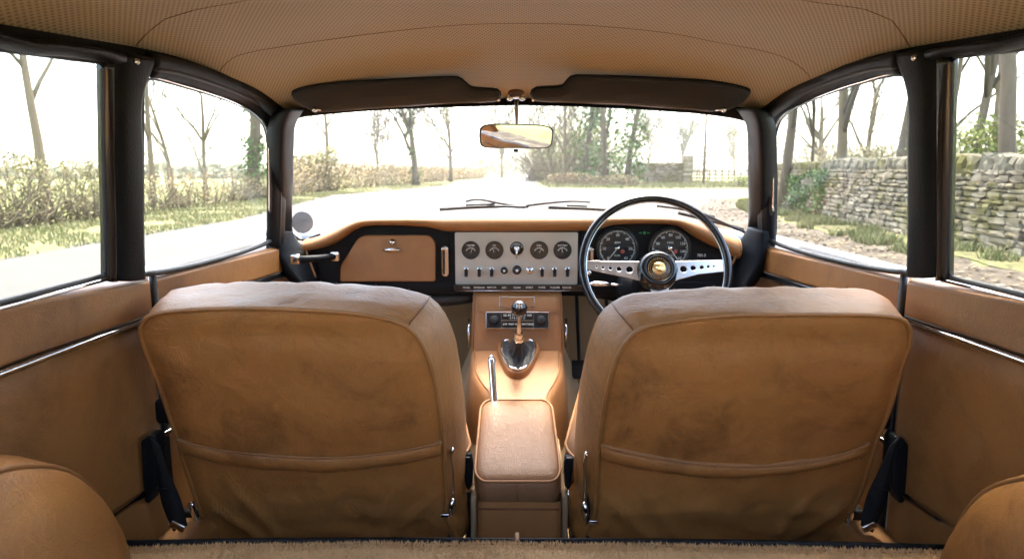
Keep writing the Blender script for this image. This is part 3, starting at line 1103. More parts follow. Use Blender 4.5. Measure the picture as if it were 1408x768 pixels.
# glovebox lid
mx, c = px2(DY + 0.002, 540, 350)
lidpts = [c(470, 385), c(470, 366), c(496, 324.5), c(590, 324.5), c(597.5, 333), c(597.5, 385)]
gb = plate("glovebox_lid", rounded(lidpts, [0.004, 0.012, 0.02, 0.010, 0.009, 0.004], 6), [], 0.016, mx, "leather_pad", dash, bev=0.003)
c0 = PY(539, 333, DY - 0.008)
m = MB(); m.lathe([(0.0001, 0.008), (0.0045, 0.008), (0.0058, 0.006), (0.0095, 0.004), (0.0105, 0.0), (0.0105, -0.004)], c0, fy, 20); m.build("lid_lock", "chrome", gb)
m = MB(); m.box(c0 + V((0, -0.0085, 0)), (0.0015, 0.001, 0.006)); m.build("keyhole", "rubber", gb)
m = MB(); m.tube([PY(527, 344, DY - 0.013), PY(531, 343.5, DY - 0.018), PY(539, 343, DY - 0.02), PY(547, 343.5, DY - 0.018), PY(551.5, 344, DY - 0.013)], [0.003, 0.0045, 0.005, 0.0045, 0.003], 10); m.build("lid_handle", "chrome", gb)


# chrome heater levers in their slots
def lever(x, y0, y1, w):
    mx, c = px2(DY + 0.004, x, (y0 + y1) / 2)
    a = c(x - w, y0); b = c(x + w, y1)
    hw, hh = abs(b[0]), abs(b[1])
    f = plate("lever_bezel", rrect(hw * 2, hh * 2, hw * 0.9, 6), [], 0.008, mx, "chrome", dash, bev=0.0015)
    plate("lever_slot", rrect(hw * 0.7, hh * 1.75, hw * 0.3, 4), [], 0.004, mx @ Matrix.Translation((-hw * 0.45, 0, 0.0045)), "dial", f)
    m = MB(); m.box(mx @ V((0, hh - 0.005, 0.008)), (hw * 2.3, 0.008, 0.006)); m.build("lever_knob", "chrome", f, bevel=0.0015)


lever(612.3, 339, 379, 4.6)
lever(812.0, 340, 361, 3.4)

# centre switch panel
mx, c = px2(DY - 0.022, 710, 355)
a = c(626.5, 319.5); b = c(794, 390.5)
W, H = b[0] - a[0], a[1] - b[1]
panel = plate("switch_panel", rrect(W, H, 0.004, 3), [], 0.006, mx, "alu", dash, bev=0.0006)
f = MB(); f.box(mx @ V((0, 0, -0.016)), (W + 0.006, 0.022, H + 0.004)); f.build("panel_box", "fascia", dash, bevel=0.002)
PYn = DY - 0.0255       # face of the panel


def gauge(x, y, r, parent, Y, n_ticks, needle, kind="small"):
    cen = PY(x, y, Y)
    R = r * cen.y / FPX * 1.0
    R = (PY(x + r, y, Y) - cen).length
    m = MB(); m.lathe([(R * 0.90, -0.002), (R * 0.90, 0.003), (R * 0.95, 0.0045), (R, 0.0035), (R * 1.02, 0.0), (R * 1.02, -0.004), (R * 0.90, -0.004)], cen, fy, 40)
    g = m.build("gauge" if kind == "small" else "dial", "gloss_black", parent)
    m = MB(); m.lathe([(0.0001, 0.0006), (R * 0.91, 0.0006), (R * 0.91, -0.001)], cen, fy, 40); m.build("dial_face", "dial", g, auto=30)
    mx = frame_at(cen, fy)
    tk = MB()
    for k in range(n_ticks):
        if kind == "small":
            an = rad(150 - 120 * k / (n_ticks - 1)); r0, r1, w = 0.50, 0.62, 0.018
            oy = -0.25
        else:
            an = rad(232 - 284 * k / (n_ticks - 1)); big = k % 5 == 0; r0, r1, w = (0.78 if big else 0.83), 0.89, 0.013
            oy = 0
        d = V((math.cos(an), math.sin(an), 0)); q = V((-d.y, d.x, 0)) * w * R
        p = [d * r0 * R - q, d * r1 * R - q, d * r1 * R + q, d * r0 * R + q]
        tk.slab([mx @ (v + V((0, oy * R, 0.0010))) for v in p], mx.to_3x3() @ V((0, 0, 0.0003)))
    if kind == "small":
        for k in range(22):
            pass
        arc = [mx @ V((math.cos(rad(160 - 140 * k / 16)) * R * 0.52, math.sin(rad(160 - 140 * k / 16)) * R * 0.52 - 0.28 * R, 0.0012)) for k in range(17)]
        tk.tube(arc, 0.0005, 4)
    tk.build("dial_marks", "white_mark", g, smooth=False)
    nd = MB()
    d = V((math.cos(rad(needle)), math.sin(rad(needle)), 0)); q = V((-d.y, d.x, 0))
    if kind == "small":
        o = V((0, -0.3 * R, 0)); L0, L1, w = -0.12, 0.62, 0.03
    else:
        o = V((0, 0, 0)); L0, L1, w = -0.15, 0.80, 0.022
    nd.slab([mx @ (o + d * L0 * R - q * w * R + V((0, 0, 0.002))), mx @ (o + d * L1 * R - q * w * 0.3 * R + V((0, 0, 0.002))), mx @ (o + d * L1 * R + q * w * 0.3 * R + V((0, 0, 0.002))), mx @ (o + d * L0 * R + q * w * R + V((0, 0, 0.002)))], mx.to_3x3() @ V((0, 0, 0.0006)))
    nd.build("needle", "white_mark", g, smooth=False)
    hb = MB(); hb.lathe([(0.0001, 0.0042), (R * 0.10, 0.004), (R * 0.13, 0.001)], mx @ (o + V((0, 0, 0))), fy, 16); hb.build("needle_hub", "chrome" if kind != "small" else "dial_grey", g)
    return g, mx, R


for x, wd, nd in ((647.3, "WATER", 70), (679.8, "OIL", 110), (741.3, "FUEL", 60), (773.5, "BATTERY", 100)):
    g, gm_, R = gauge(x, 343.8, 12.4, panel, PYn, 7, nd)
    text("dial_lettering", wd, R * 0.26, gm_ @ Matrix.Translation((0, R * 0.52, 0.001)), "white_mark", g, 0.0001)
# lighting switch in the middle
cen = PY(710.5, 341.5, PYn)
m = MB(); m.lathe([(0.0001, 0.003), (0.0155, 0.003), (0.0185, 0.002), (0.0195, -0.002)], cen, fy, 32)
sw = m.build("lamp_switch", "gloss_black", panel, auto=40)
m = MB(); m.lathe([(0.0001, 0.010), (0.005, 0.0098), (0.0085, 0.007), (0.0088, 0.002)], cen, fy, 24)
m.tube([cen + V((0, -0.011, 0.001)), cen + V((0, -0.013, -0.012)), cen + V((0, -0.013, -0.021)), cen + V((0, -0.0125, -0.027))], [0.0035, 0.003, 0.0032, 0.0014], 10)
m.build("switch_lever", "chrome", sw)
lm = MB()
smx = frame_at(cen, fy)
for k in range(14):
    an = rad(20 + 140 * k / 13)
    lm.box(smx @ V((math.cos(an) * 0.0145, math.sin(an) * 0.0145, 0.0031)), (0.0009, 0.0004, 0.0016))
lm.build("switch_marks", "white_mark", sw, smooth=False)


def toggle(x, y=371.0):
    cen = PY(x, y, PYn)
    m = MB(); m.lathe([(0.0001, 0.004), (0.0055, 0.004), (0.0072, 0.002), (0.0076, -0.001)], cen + V((0, 0, 0.002)), fy, 18)
    t_ = m.build("toggle_switch", "chrome", panel)
    m = MB(); m.box(cen + V((0, -0.010, -0.007)), (0.0095, 0.010, 0.021), Matrix.Rotation(-0.45, 3, "X")); m.build("toggle", "gloss_black", t_, bevel=0.002)
    m = MB(); m.lathe([(0.0001, 0.003), (0.0025, 0.002), (0.0032, 0)], cen + V((0, -0.004, 0.004)), fy, 10); m.build("toggle_pivot", "dark_metal", t_)


for x in (641.3, 659.2, 676.3, 745.2, 762.5, 780.0):
    toggle(x)


def knob(x, y, r, mat, ring, name):
    cen = PY(x, y, PYn)
    m = MB(); m.lathe([(0.0001, 0.001), (r, 0.001), (r * 1.05, 0), (r * 1.05, -0.002)], cen, fy, 24); k_ = m.build(name, ring, panel)
    m = MB(); m.lathe([(0.0001, 0.013), (r * 0.62, 0.013), (r * 0.76, 0.011), (r * 0.8, 0.001)], cen, fy, 24); m.build("knob_cap", mat, k_)
    m = MB(); m.lathe([(0.0001, 0.0146), (r * 0.3, 0.0142), (r * 0.34, 0.013)], cen, fy, 14); m.build("knob_badge", "white_mark" if mat != "chrome" else "dark_metal", k_)


knob(693.3, 371.5, 0.0098, "gloss_black", "dark_metal", "ignition_switch")
knob(710.8, 371, 0.0122, "dark_metal", "gloss_black", "cigar_lighter")
knob(728.3, 371.5, 0.0098, "chrome", "chrome", "starter_button")
# label strip
mx, c = px2(DY - 0.036, 712, 395)
a = c(625, 391.8); b = c(801, 399)
st_ = plate("label_strip", rrect(b[0] - a[0], a[1] - b[1], 0.001, 2), [], 0.030, mx @ Matrix.Translation((0, 0, -0.01)), "gloss_black", dash, bev=0.0008)
for x, s_ in ((641.5, "PANEL"), (659, "INTERIOR"), (676, "MAP LTS"), (693, "IGN"), (711, "CIGAR"), (728, "START"), (745, "WIPER"), (763, "WASHER"), (779.5, "HEATER")):
    text("strip_lettering", s_, 0.0068, frame_at(PY(x, 395.2, DY - 0.0417), fy), "white_mark", st_, 0.0002)
m = MB(); m.tube([PY(626, 399.5, DY - 0.04), PY(801, 399.5, DY - 0.04)], 0.0012, 6); m.build("strip_trim", "chrome", st_)

# big dials
for x, y, r, nd, word, nums in ((848.8, 341.3, 27.6, 232, "RPM", None), (921.3, 341.3, 27.6, -55, "MPH", None)):
    g, gm_, R = gauge(x, y, r, dash, DY - 0.002, 61 if word == "RPM" else 57, nd, "big")
    m = MB(); m.lathe([(R * 1.0, 0.0), (R * 1.03, 0.003), (R * 1.06, 0.002), (R * 1.07, -0.004), (R * 1.0, -0.004)], V(PY(x, y, DY - 0.002)), fy, 48); m.build("dial_bezel", "dark_metal", g)
    n_ = 7 if word == "RPM" else 9
    for k in range(n_):
        an = rad(228 - 276 * k / (n_ - 1))
        s_ = str(k * 10) if word == "RPM" else str(k * 20)
        text("dial_lettering", s_, R * 0.19, gm_ @ Matrix.Translation((math.cos(an) * R * 0.66, math.sin(an) * R * 0.66, 0.001)), "white_mark", g, 0.0001)
    text("dial_lettering", word, R * 0.15, gm_ @ Matrix.Translation((0, R * 0.28, 0.001)), "white_mark", g, 0.0001)
    text("dial_lettering", "X100" if word == "RPM" else "0 3 2 7 1", R * 0.13, gm_ @ Matrix.Translation((0, -R * 0.36, 0.001)), "white_mark", g, 0.0001)
    m = MB(); p = gm_ @ V((R * 0.26, -R * 0.16, 0.0012)); m.lathe([(0.0001, 0.001), (R * 0.10, 0.0008), (R * 0.11, 0)], p, fy, 12); m.build("warning_mark", "red_mark", g)
    # hairline across the face, as a seam in the dial
    m = MB(); m.box(gm_ @ V((0, R * 0.1, 0.0010)), (R * 1.4, 0.0004, 0.0009)); m.build("dial_line", "dial_grey", g)
# indicator arrows and green lamp between the dials
cen = PY(886, 320, DY - 0.002)
m = MB(); m.lathe([(0.0001, 0.002), (0.003, 0.0018), (0.0042, 0)], cen + V((0, 0, 0)), fy, 14)
for s_ in (-1, 1):
    m.slab([cen + V((s_ * 0.008, 0, 0.002)), cen + V((s_ * 0.008, 0, -0.002)), cen + V((s_ * 0.015, 0, -0.0008)), cen + V((s_ * 0.015, 0, 0.0008))], (0, -0.002, 0))
m.build("indicator_lamp", "green_mark", dash, smooth=False)
text("fascia_lettering", "785-S", 0.011, frame_at(PY(964.5, 351, DY - 0.0005 + 0.010), fy), "white_mark", dash, 0.0006)

# grab handle at the passenger end
gh = thing("grab_handle", "black grab handle with square chrome ends at the passenger end of the dash", "grab handle", tuple(PY(435, 362, 1.80)))
p0, p1 = PY(407, 356, 1.80), PY(461, 352, 1.865)
m = MB(); m.tube(smooth_pts([p0, p0.lerp(p1, 0.3) + V((0, -0.02, 0)), p0.lerp(p1, 0.7) + V((0, -0.024, 0)), p1], 24), 0.0095, 12); m.build("grip", "vinyl", gh)
for p in (p0, p1):
    m = MB(); m.box(p + V((0, 0.0, 0)), (0.024, 0.022, 0.026)); e_ = m.build("end_mount", "chrome", gh, bevel=0.004)
    m = MB(); m.lathe([(0.0001, 0.002), (0.005, 0.0015), (0.006, 0)], p + V((0, -0.0115, 0)), fy, 12); m.build("mount_screw", "dark_metal", e_)

# ================================================================== STEERING WHEEL
tilt = rad(24)
wc = PY(901, 366.5, 1.68)
wn = V((0.0, -math.cos(tilt), math.sin(tilt)))
wheel = thing("steering_wheel", "three spoke steering wheel with thin black rim and drilled polished spokes", "steering wheel", tuple(wc))
wmx = frame_at(wc, wn)


def wpx(x, y):
    p = PP(x, y, wc, wn)
    q = wmx.inverted() @ p
    return (q.x, q.y)


Rw = (abs(wpx(795.5, 366)[0]) + abs(wpx(1006.5, 366)[0])) / 2 - 0.0095
m = MB()
rp = []
for k in range(120):
    a = 2 * math.pi * k / 120
    rp.append(wmx @ V((Rw * math.cos(a), Rw * math.sin(a), 0)))
m.tube(rp, 0.0098, 14, closed=True)
rim = m.build("rim", M["gloss_black"], wheel)
m = MB(); m.tube([wmx @ V(((Rw - 0.0088) * math.cos(2 * math.pi * k / 120), (Rw - 0.0088) * math.sin(2 * math.pi * k / 120), 0)) for k in range(120)], 0.0024, 6, closed=True)
m.build("rim_band", "spoke", rim)
hc = wpx(904, 372)
hub_c = wmx @ V((hc[0], hc[1], 0.0))
# spokes
for outer, holes in (
    ([(803, 358.2), (820, 358.4), (878, 359.5), (890, 360), (890, 388), (882, 385), (860, 380), (806, 368.5)], [(820.5, 365.8, 1.9), (829.3, 367.2, 2.5), (839.4, 368.0, 3.0), (851.5, 369.2, 3.9), (866, 370, 5.2)]),
    ([(924, 359.2), (940, 358.8), (996, 357), (999, 358), (998, 371.8), (960, 376), (932, 383.5), (918, 390), (914, 372)], [(940, 369.5, 5.2), (953.4, 368, 4.2), (965, 367, 3.3), (974.3, 366, 2.5), (982, 365.6, 1.8)]),
    ([(890, 388), (897, 400), (893, 407), (880, 430), (860, 452), (935, 458), (924, 430), (919, 407), (919, 396), (922, 385)], [(907, 408, 4.2), (906, 422, 4.0)]),
):
    o2 = [wpx(x, y) for x, y in outer]
    h2 = [(*wpx(x, y), r * 1.72 / FPX) for x, y, r in holes]
    ar_ = sum(o2[i - 1][0] * o2[i][1] - o2[i][0] * o2[i - 1][1] for i in range(len(o2)))
    plate("spoke", o2, h2, 0.0045, wmx @ Matrix.Translation((0, 0, -0.004)), "spoke", wheel, bev=0.001)
# hub
m = MB(); m.lathe([(0.052, -0.012), (0.050, 0.0), (0.0475, 0.012), (0.043, 0.020), (0.037, 0.0235), (0.033, 0.0225), (0.0315, 0.019), (0.0001, 0.019)], hub_c, wn, 48)
hub = m.build("hub", "gloss_black", wheel)
m = MB(); m.lathe([(0.0305, 0.020), (0.0320, 0.0235), (0.0335, 0.024), (0.0345, 0.0222), (0.0345, 0.019)], hub_c, wn, 48); m.build("badge_ring", "dark_metal", hub)
m = MB(); m.lathe([(0.0001, 0.0205), (0.030, 0.0205), (0.031, 0.019)], hub_c, wn, 40); m.build("badge_face", "dial", hub)
bmx = frame_at(hub_c, wn)
bd = MB()
for k in range(34):
    a = 2 * math.pi * k / 34
    bd.box(bmx @ V((0.0262 * math.cos(a), 0.0262 * math.sin(a), 0.0210)), (0.0022, 0.001, 0.0030 if k % 2 else 0.0018))
bd.tube([bmx @ V((0.0215 * math.cos(2 * math.pi * k / 40), 0.0215 * math.sin(2 * math.pi * k / 40), 0.0208)) for k in range(40)], 0.0005, 5, closed=True)
bd.build("badge_lettering", "gold", hub, smooth=False)
# relief head: brow, ears, muzzle
hd = MB()
rows = []
for i in range(25):
    r = []
    for j in range(33):
        th = 2 * math.pi * j / 32; q = i / 24
        x, y = q * 0.0165 * math.cos(th), q * 0.0175 * math.sin(th)
        h = 0.0065 * (1 - q ** 2.5)
        h += 0.003 * math.exp(-((x / 0.005) ** 2 + ((y + 0.005) / 0.004) ** 2))
        h -= 0.0028 * math.exp(-(((abs(x) - 0.0062) / 0.0026) ** 2 + ((y - 0.0035) / 0.0022) ** 2))
        h -= 0.0030 * math.exp(-((x / 0.0045) ** 2 + ((y + 0.0098) / 0.0018) ** 2))
        h += 0.0020 * math.exp(-(((abs(x) - 0.0115) / 0.003) ** 2 + ((y - 0.0115) / 0.003) ** 2))
        h += 0.0006 * noise.noise(V((x * 700, y * 700, 2)))
        r.append(bmx @ V((x, y, 0.0205 + max(0, h) * 0.9)))
    rows.append(r)
hd.grid(rows); hd.build("badge_head", "gold", hub)
# column and stalk
col_ = thing("steering_column", "black steering column shroud behind the wheel hub", "steering column", tuple(hub_c - wn * 0.1))
m = MB(); m.lathe([(0.030, -0.012), (0.040, -0.03), (0.042, -0.10), (0.038, -0.32)], hub_c, wn, 28); m.build("shroud", "vinyl", col_)
m = MB(); s0 = PY(884, 396, 1.76)
m.lathe([(0.0001, 0.03), (0.03, 0.028), (0.042, 0.01), (0.045, -0.05)], PY(868, 395, 1.82), V((-0.2, -1, 0.35)), 24); m.build("indicator_housing", "vinyl", col_)
m = MB(); m.tube([PY(856, 392, 1.76), PY(840, 391, 1.74)], 0.0028, 8); m.tube([PY(840, 391, 1.74), PY(832, 390.2, 1.735), PY(818, 389.8, 1.73), PY(811, 389.6, 1.73)], [0.003, 0.0062, 0.0064, 0.003], 10)
m.build("indicator_stalk", "chrome", col_)
m = MB(); m.lathe([(0.0001, 0.005), (0.006, 0.004), (0.0072, 0)], PY(810, 375, DY - 0.03), fy, 14); m.build("ignition_barrel", "chrome", col_)

# ================================================================== CENTRE CONSOLE
con = thing("centre_console", "tan leather centre console with radio, gearlever surround and padded armrest box", "console", tuple(PY(713, 742, 1.25)))


def console_sec(y, px0, px1, depth):
    return PY(px0, y, depth), PY(px1, y, depth)


# upright face
ux = [(403, 650, 773, 1.865), (420, 649, 774, 1.85), (450, 648, 775, 1.83), (478, 647, 776, 1.81), (490, 646, 777, 1.80)]
rows = []
for y, a, b, d in ux:
    pa, pb = PY(a, y, d), PY(b, y, d)
    r = [pa + V((0.004, 0.16, 0)), pa + V((0, 0.02, 0)), pa + V((0.002, 0.006, 0)), pa + V((0.010, 0, 0))]
    for k in range(1, 8):
        r.append(pa.lerp(pb, k / 8))
    r += [pb + V((-0.010, 0, 0)), pb + V((-0.002, 0.006, 0)), pb + V((0, 0.02, 0)), pb + V((-0.004, 0.16, 0))]
    rows.append(r)
top = [V((p.x, p.y + 0.012, p.z + 0.006)) for p in rows[0]]
top2 = [V((p.x, p.y + 0.16, p.z + 0.008)) for p in rows[0]]
MB().grid([top2, top] + rows).build("upright", "leather_pad", con)
m = MB()
a = [PY(655, 405.5, 1.86), PY(655, 425, 1.843), PY(660, 427.5, 1.843), PY(765, 427.5, 1.843), PY(769, 425, 1.843), PY(769, 405.5, 1.86)]
m.tube([p + V((0, -0.001, 0)) for p in a], 0.0013, 6)
m.tube([p + V((0, -0.001, 0)) for p in (PY(652, 404, 1.863), PY(651, 440, 1.838), PY(651, 481, 1.81))], 0.0013, 6)
m.tube([p + V((0, -0.001, 0)) for p in (PY(771.5, 404, 1.863), PY(772, 440, 1.838), PY(772, 481, 1.81))], 0.0013, 6)
m.build("upright_piping", "piping", con)
for x in (645, 778):
    m = MB(); m.tube([PY(x, 438, 1.88), PY(x, 455, 1.86), PY(x, 478, 1.85)], [0.003, 0.005, 0.003], 8); m.build("side_trim_strip", "chrome", con)


def up_y(py):
    return interp(py, [(403, 1.865), (420, 1.85), (450, 1.83), (478, 1.81)])


# ashtray lid
un = V((0, -1, 0.45)).normalized()
def upframe(x, y, off=0.0):
    return frame_at(PY(x, y, up_y(y)) + un * off, un)
mx = upframe(711, 415.5, 0.001)
s_ = up_y(415) / FPX
plate("ashtray_trim", rrect(48 * s_, 14 * s_ * 1.1, 0.003, 3), [], 0.003, mx, "chrome", con, bev=0.0008)
plate("ashtray_lid", rrect(45.5 * s_, 11.6 * s_ * 1.1, 0.002, 3), [], 0.004, mx @ Matrix.Translation((0, 0, 0.0006)), "leather_pad", con, bev=0.0006)
# radio
mx = upframe(711.5, 441, 0.002)
s_ = up_y(441) / FPX
rw, rh = 88 * s_, 22.5 * s_ * 1.06
radio = plate("radio", rrect(rw, rh, 0.002, 3), [], 0.012, mx, "chrome", con, bev=0.0008)
for sx in (-1, 1):
    k_ = plate("knob_panel", rrect(rw * 0.225, rh * 0.88, 0.001, 2), [], 0.004, mx @ Matrix.Translation((sx * rw * 0.373, 0, 0.0055)), "dark_metal", radio, bev=0.0004)
    m = MB(); p = mx @ V((sx * rw * 0.373, 0, 0.007)); m.lathe([(0.0001, 0.014), (0.0095, 0.0135), (0.0115, 0.011), (0.0135, 0.0)], p, un, 28); m.build("radio_knob", "rubber", radio)
plate("radio_dial", rrect(rw * 0.50, rh * 0.42, 0.0006, 2), [], 0.004, mx @ Matrix.Translation((0, rh * 0.235, 0.0055)), "dial", radio, bev=0.0003)
plate("radio_keys", rrect(rw * 0.50, rh * 0.40, 0.0006, 2), [], 0.004, mx @ Matrix.Translation((0, -rh * 0.245, 0.0055)), "dial", radio, bev=0.0003)
text("radio_lettering", "55 60 70 90 110 160", 0.0092, mx @ Matrix.Translation((0, rh * 0.30, 0.0078)), "white_mark", radio, 0.0001)
text("radio_lettering", "6 7 8 10 12 15", 0.0072, mx @ Matrix.Translation((0, rh * 0.13, 0.0078)), "white_mark", radio, 0.0001)
for k, w_ in enumerate(("LW", "MW", "MW", "SW", "TONE")):
    text("radio_lettering", w_, 0.0078, mx @ Matrix.Translation(((k - 2) * rw * 0.098, -rh * 0.24, 0.0078)), "white_mark", radio, 0.0001)

# lower console, a faceted hump narrowing to the armrest
sec = [  # py row of the top surface, outer px left, right, Y, drop of the side
    (482, 649, 772, 1.80), (500, 650, 773, 1.735), (513, 651.5, 772, 1.69), (528, 660, 765, 1.63), (545, 671, 756, 1.575), (575, 675, 752, 1.46)]
rows = []
for y, a, b, d in sec:
    pa, pb = PY(a, y, d), PY(b, y, d)
    if y == 575:
        pa.z = pb.z = PY(704, 551, 1.55).z - 0.03
    fl_ = 0.016
    r = [V((pa.x - fl_ - 0.012, d, 0.24)), V((pa.x - fl_, d, pa.z - 0.10)), V((pa.x - 0.004, d, pa.z - 0.016)), V((pa.x + 0.001, d, pa.z - 0.004)), V((pa.x + 0.008, d, pa.z))]
    for k in range(1, 8):
        q = pa.lerp(pb, k / 8); r.append(q)
    r += [V((pb.x - 0.008, d, pb.z)), V((pb.x - 0.001, d, pb.z - 0.004)), V((pb.x + 0.004, d, pb.z - 0.016)), V((pb.x + fl_, d, pb.z - 0.10)), V((pb.x + fl_ + 0.012, d, 0.24))]
    rows.append(r)
MB().grid(rows).build("lower_console", "leather_pad", con)
m = MB()
for i_ in (4, 12):
    m.tube(smooth_pts([r[i_] + V((0, 0, 0.001)) for r in rows], 24), 0.0022, 6)
m.build("console_piping", "piping", con)
# raised gaiter surround
def top_plane(px, py, off=0.0):
    # plane of the console top
    a = PY(711, 482, 1.80); b = PY(711, 545, 1.575)
    d = (b - a); nn = V((1, 0, 0)).cross(d).normalized()
    if nn.z < 0: nn = -nn
    return PP(px, py, a + nn * off, nn), nn
ring = [(690, 467), (713, 464), (737, 467), (742, 474), (742, 486), (736, 500), (728, 513), (720, 520), (711, 522), (702, 520), (695, 513), (688, 500), (683, 486), (684, 474)]
base = [top_plane(x, y, -0.004)[0] for x, y in ring]
nn = top_plane(700, 500)[1]
b1 = smooth_pts(base, 60, True)
ring2 = [(692, 468), (713, 466), (734, 468), (738, 474), (737, 484), (732, 496), (724, 507), (712, 511.5), (700, 507), (693, 496), (688, 484), (687.5, 474)]
t1 = smooth_pts([top_plane(x, y, 0.016)[0] for x, y in ring2], 60, True)
def match(a, b):
    k = min(range(len(b)), key=lambda i: (b[i] - a[0]).length); return b[k:] + b[:k]
t1 = match(b1, t1)
cen_t = sum(t1, V()) / len(t1)
rows = [b1, [p.lerp(q, 0.5) + nn * 0.006 for p, q in zip(b1, t1)], t1, [p.lerp(cen_t, 0.06) for p in t1]]
m = MB(); m.grid(rows, closed_u=True); gs = m.build("gaiter_surround", "leather_pad", con)
m = MB(); m.tube(b1, 0.0018, 6, closed=True); m.build("surround_piping", "piping", gs)
m = MB(); m.tube([p.lerp(cen_t, 0.09) + nn * 0.003 for p in t1], 0.0042, 8, closed=True); m.build("gaiter_ring", "chrome", gs)

# armrest lid: padded box
def arm_pt(px, py, Y):
    return PY(px, py, Y)
tl_, tr_ = PY(663, 551, 1.545), PY(757, 551, 1.545)
bl_, br_ = PY(653, 662, 1.245), PY(771, 662, 1.245)
cu_ = [bl_, br_, tr_, tl_]
nrm_t = ((br_ - bl_).cross(tl_ - bl_)).normalized()
if nrm_t.z < 0: nrm_t = -nrm_t
ex = (br_ - bl_).normalized(); eyv = ((tl_ + tr_) / 2 - (bl_ + br_) / 2); Ly = eyv.length; eyv.normalize()
cm = (bl_ + br_) / 2
w0, w1 = (br_ - bl_).length / 2, (tr_ - tl_).length / 2


def arm_ring(sc, dz, grow=0.0):
    pts = []
    for (u, v) in rrect(2, 2, 0.30, 8):
        vv = (v + 1) / 2
        w = lerp(w0, w1, vv) 
        rx = 1
        pts.append(cm + ex * (u * (w + grow) * sc) + eyv * (Ly / 2 + v * (Ly / 2 + grow) * sc) + nrm_t * dz)
    return pts


rings = [arm_ring(0.96, -0.078, -0.004), arm_ring(1, -0.070, -0.001), arm_ring(1, -0.045, 0.004), arm_ring(1, -0.012, 0.004), arm_ring(1, -0.002, 0.001), arm_ring(0.965, 0.004), arm_ring(0.90, 0.008), arm_ring(0.75, 0.011), arm_ring(0.5, 0.013), arm_ring(0.25, 0.0135), arm_ring(0.02, 0.0137)]
rings2 = []
for i, r in enumerate(rings):
    rings2.append([p + nrm_t * (0.0022 * noise.noise(p * 14) if i > 5 else 0) for p in r])
m = MB(); m.grid(rings2, closed_u=True, cap=True); arm = m.build("armrest_lid", "leather_arm", con)
m = MB(); m.tube(arm_ring(1, 0.002, 0.002), 0.0028, 8, closed=True); m.build("lid_piping", "leather_pad", arm)
m = MB(); m.tube([cm + nrm_t * -0.002 + V((0, -0.0075, 0)), cm + nrm_t * -0.03 + V((0, -0.012, 0.0)), cm + nrm_t * -0.068 + V((0, -0.0085, 0))], 0.0012, 6); m.build("lid_seam", "stitch", arm)
# armrest box below
bx = MB()
f0 = cm - nrm_t * 0.062
A_ = PY(656, 697, 1.235); B_ = PY(772, 697, 1.235)
rows = []
for z in (A_.z + 0.012, A_.z, A_.z - 0.05, A_.z - 0.12, 0.22):
    fl_ = (A_.z - z) * 0.02
    r = [V((A_.x - fl_ + 0.0, 1.56, z)), V((A_.x - fl_, 1.25, z)), V((A_.x - fl_ + 0.003, 1.238, z)), V((A_.x - fl_ + 0.012, 1.234, z))]
    r += [V((lerp(A_.x, B_.x, k / 6), 1.234, z)) for k in range(1, 6)]
    r += [V((B_.x + fl_ - 0.012, 1.234, z)), V((B_.x + fl_ - 0.003, 1.238, z)), V((B_.x + fl_, 1.25, z)), V((B_.x + fl_, 1.56, z))]
    rows.append(r)
bx.grid(rows); bx.build("armrest_box", "leather_pad", con)
m = MB(); m.tube([V((A_.x + 0.004, 1.2325, A_.z - 0.002)), V((B_.x - 0.004, 1.2325, A_.z - 0.002))], 0.0018, 6); m.build("box_piping", "stitch", con)
for sx, X in ((-1, A_.x - 0.008), (1, B_.x + 0.008)):
    m = MB(); m.box((X, 1.40, 0.30), (0.012, 0.30, 0.19)); m.build("side_carpet", "floor_carpet", con, bevel=0.005)

# ================================================================== GEAR LEVER
gp = top_plane(713, 488, 0.018)[0]
gl_ = thing("gear_lever", "chrome gear lever with round black knob rising from a dark leather gaiter", "gear lever", tuple(gp))
kn = PY(714, 424, 1.60)
bs = PY(713.5, 466, 1.66)
gg = t1
cen_g = cen_t + V((0, 0.01, 0))
rows = []
for i, (k, h) in enumerate([(0.90, 0.0), (0.84, 0.002), (0.74, -0.002), (0.62, 0.004), (0.52, 0.002), (0.40, 0.014), (0.30, 0.024), (0.20, 0.036), (0.15, 0.046)]):
    r = []
    tgt = bs
    for j, p in enumerate(gg):
        a = 2 * math.pi * j / len(gg)
        q = cen_g.lerp(p, k) + nn * h
        if k < 0.5:
            q = q.lerp(tgt + (p - cen_g).normalized() * 0.012, (0.5 - k) / 0.35 * 0.9)
        q = q + nn * (0.006 * math.sin(a * 5 + i * 1.9) * (1 - abs(k - 0.55) * 1.8)) + (p - cen_g) * (0.05 * math.sin(a * 7 + i * 2))
        r.append(q)
    rows.append(r)
m = MB(); m.grid(rows, closed_u=True); m.build("gaiter", leather("black_gaiter", (0.016, 0.017, 0.020), (0.012, 0.012, 0.014), (0.006, 0.006, 0.007), 0.58, 0.4, 0.5), gl_)
ax = (kn - bs).normalized()
m = MB(); m.lathe([(0.008, -0.006), (0.0125, -0.003), (0.0135, 0.003), (0.011, 0.008), (0.0085, 0.011), (0.0115, 0.015), (0.0115, 0.021), (0.007, 0.026), (0.0048, 0.030), (0.0042, (kn - bs).length)], bs, ax, 20)
m.build("shaft", "chrome", gl_)
m = MB(); prof = [(0.0001, -0.0195)] + [(0.0195 * math.cos(rad(a)), 0.0195 * math.sin(rad(a)) * 1.02) for a in range(-75, 60, 10)] + [(0.0085, 0.0185), (0.0001, 0.0192)]
m.lathe(prof, kn, ax, 32); kb = m.build("knob", "gloss_black", gl_)
kd = (ax * 0.55 + (CAM - kn).normalized() * 0.75).normalized()
kmx = frame_at(kn + kd * 0.0192, kd)
gt = MB()
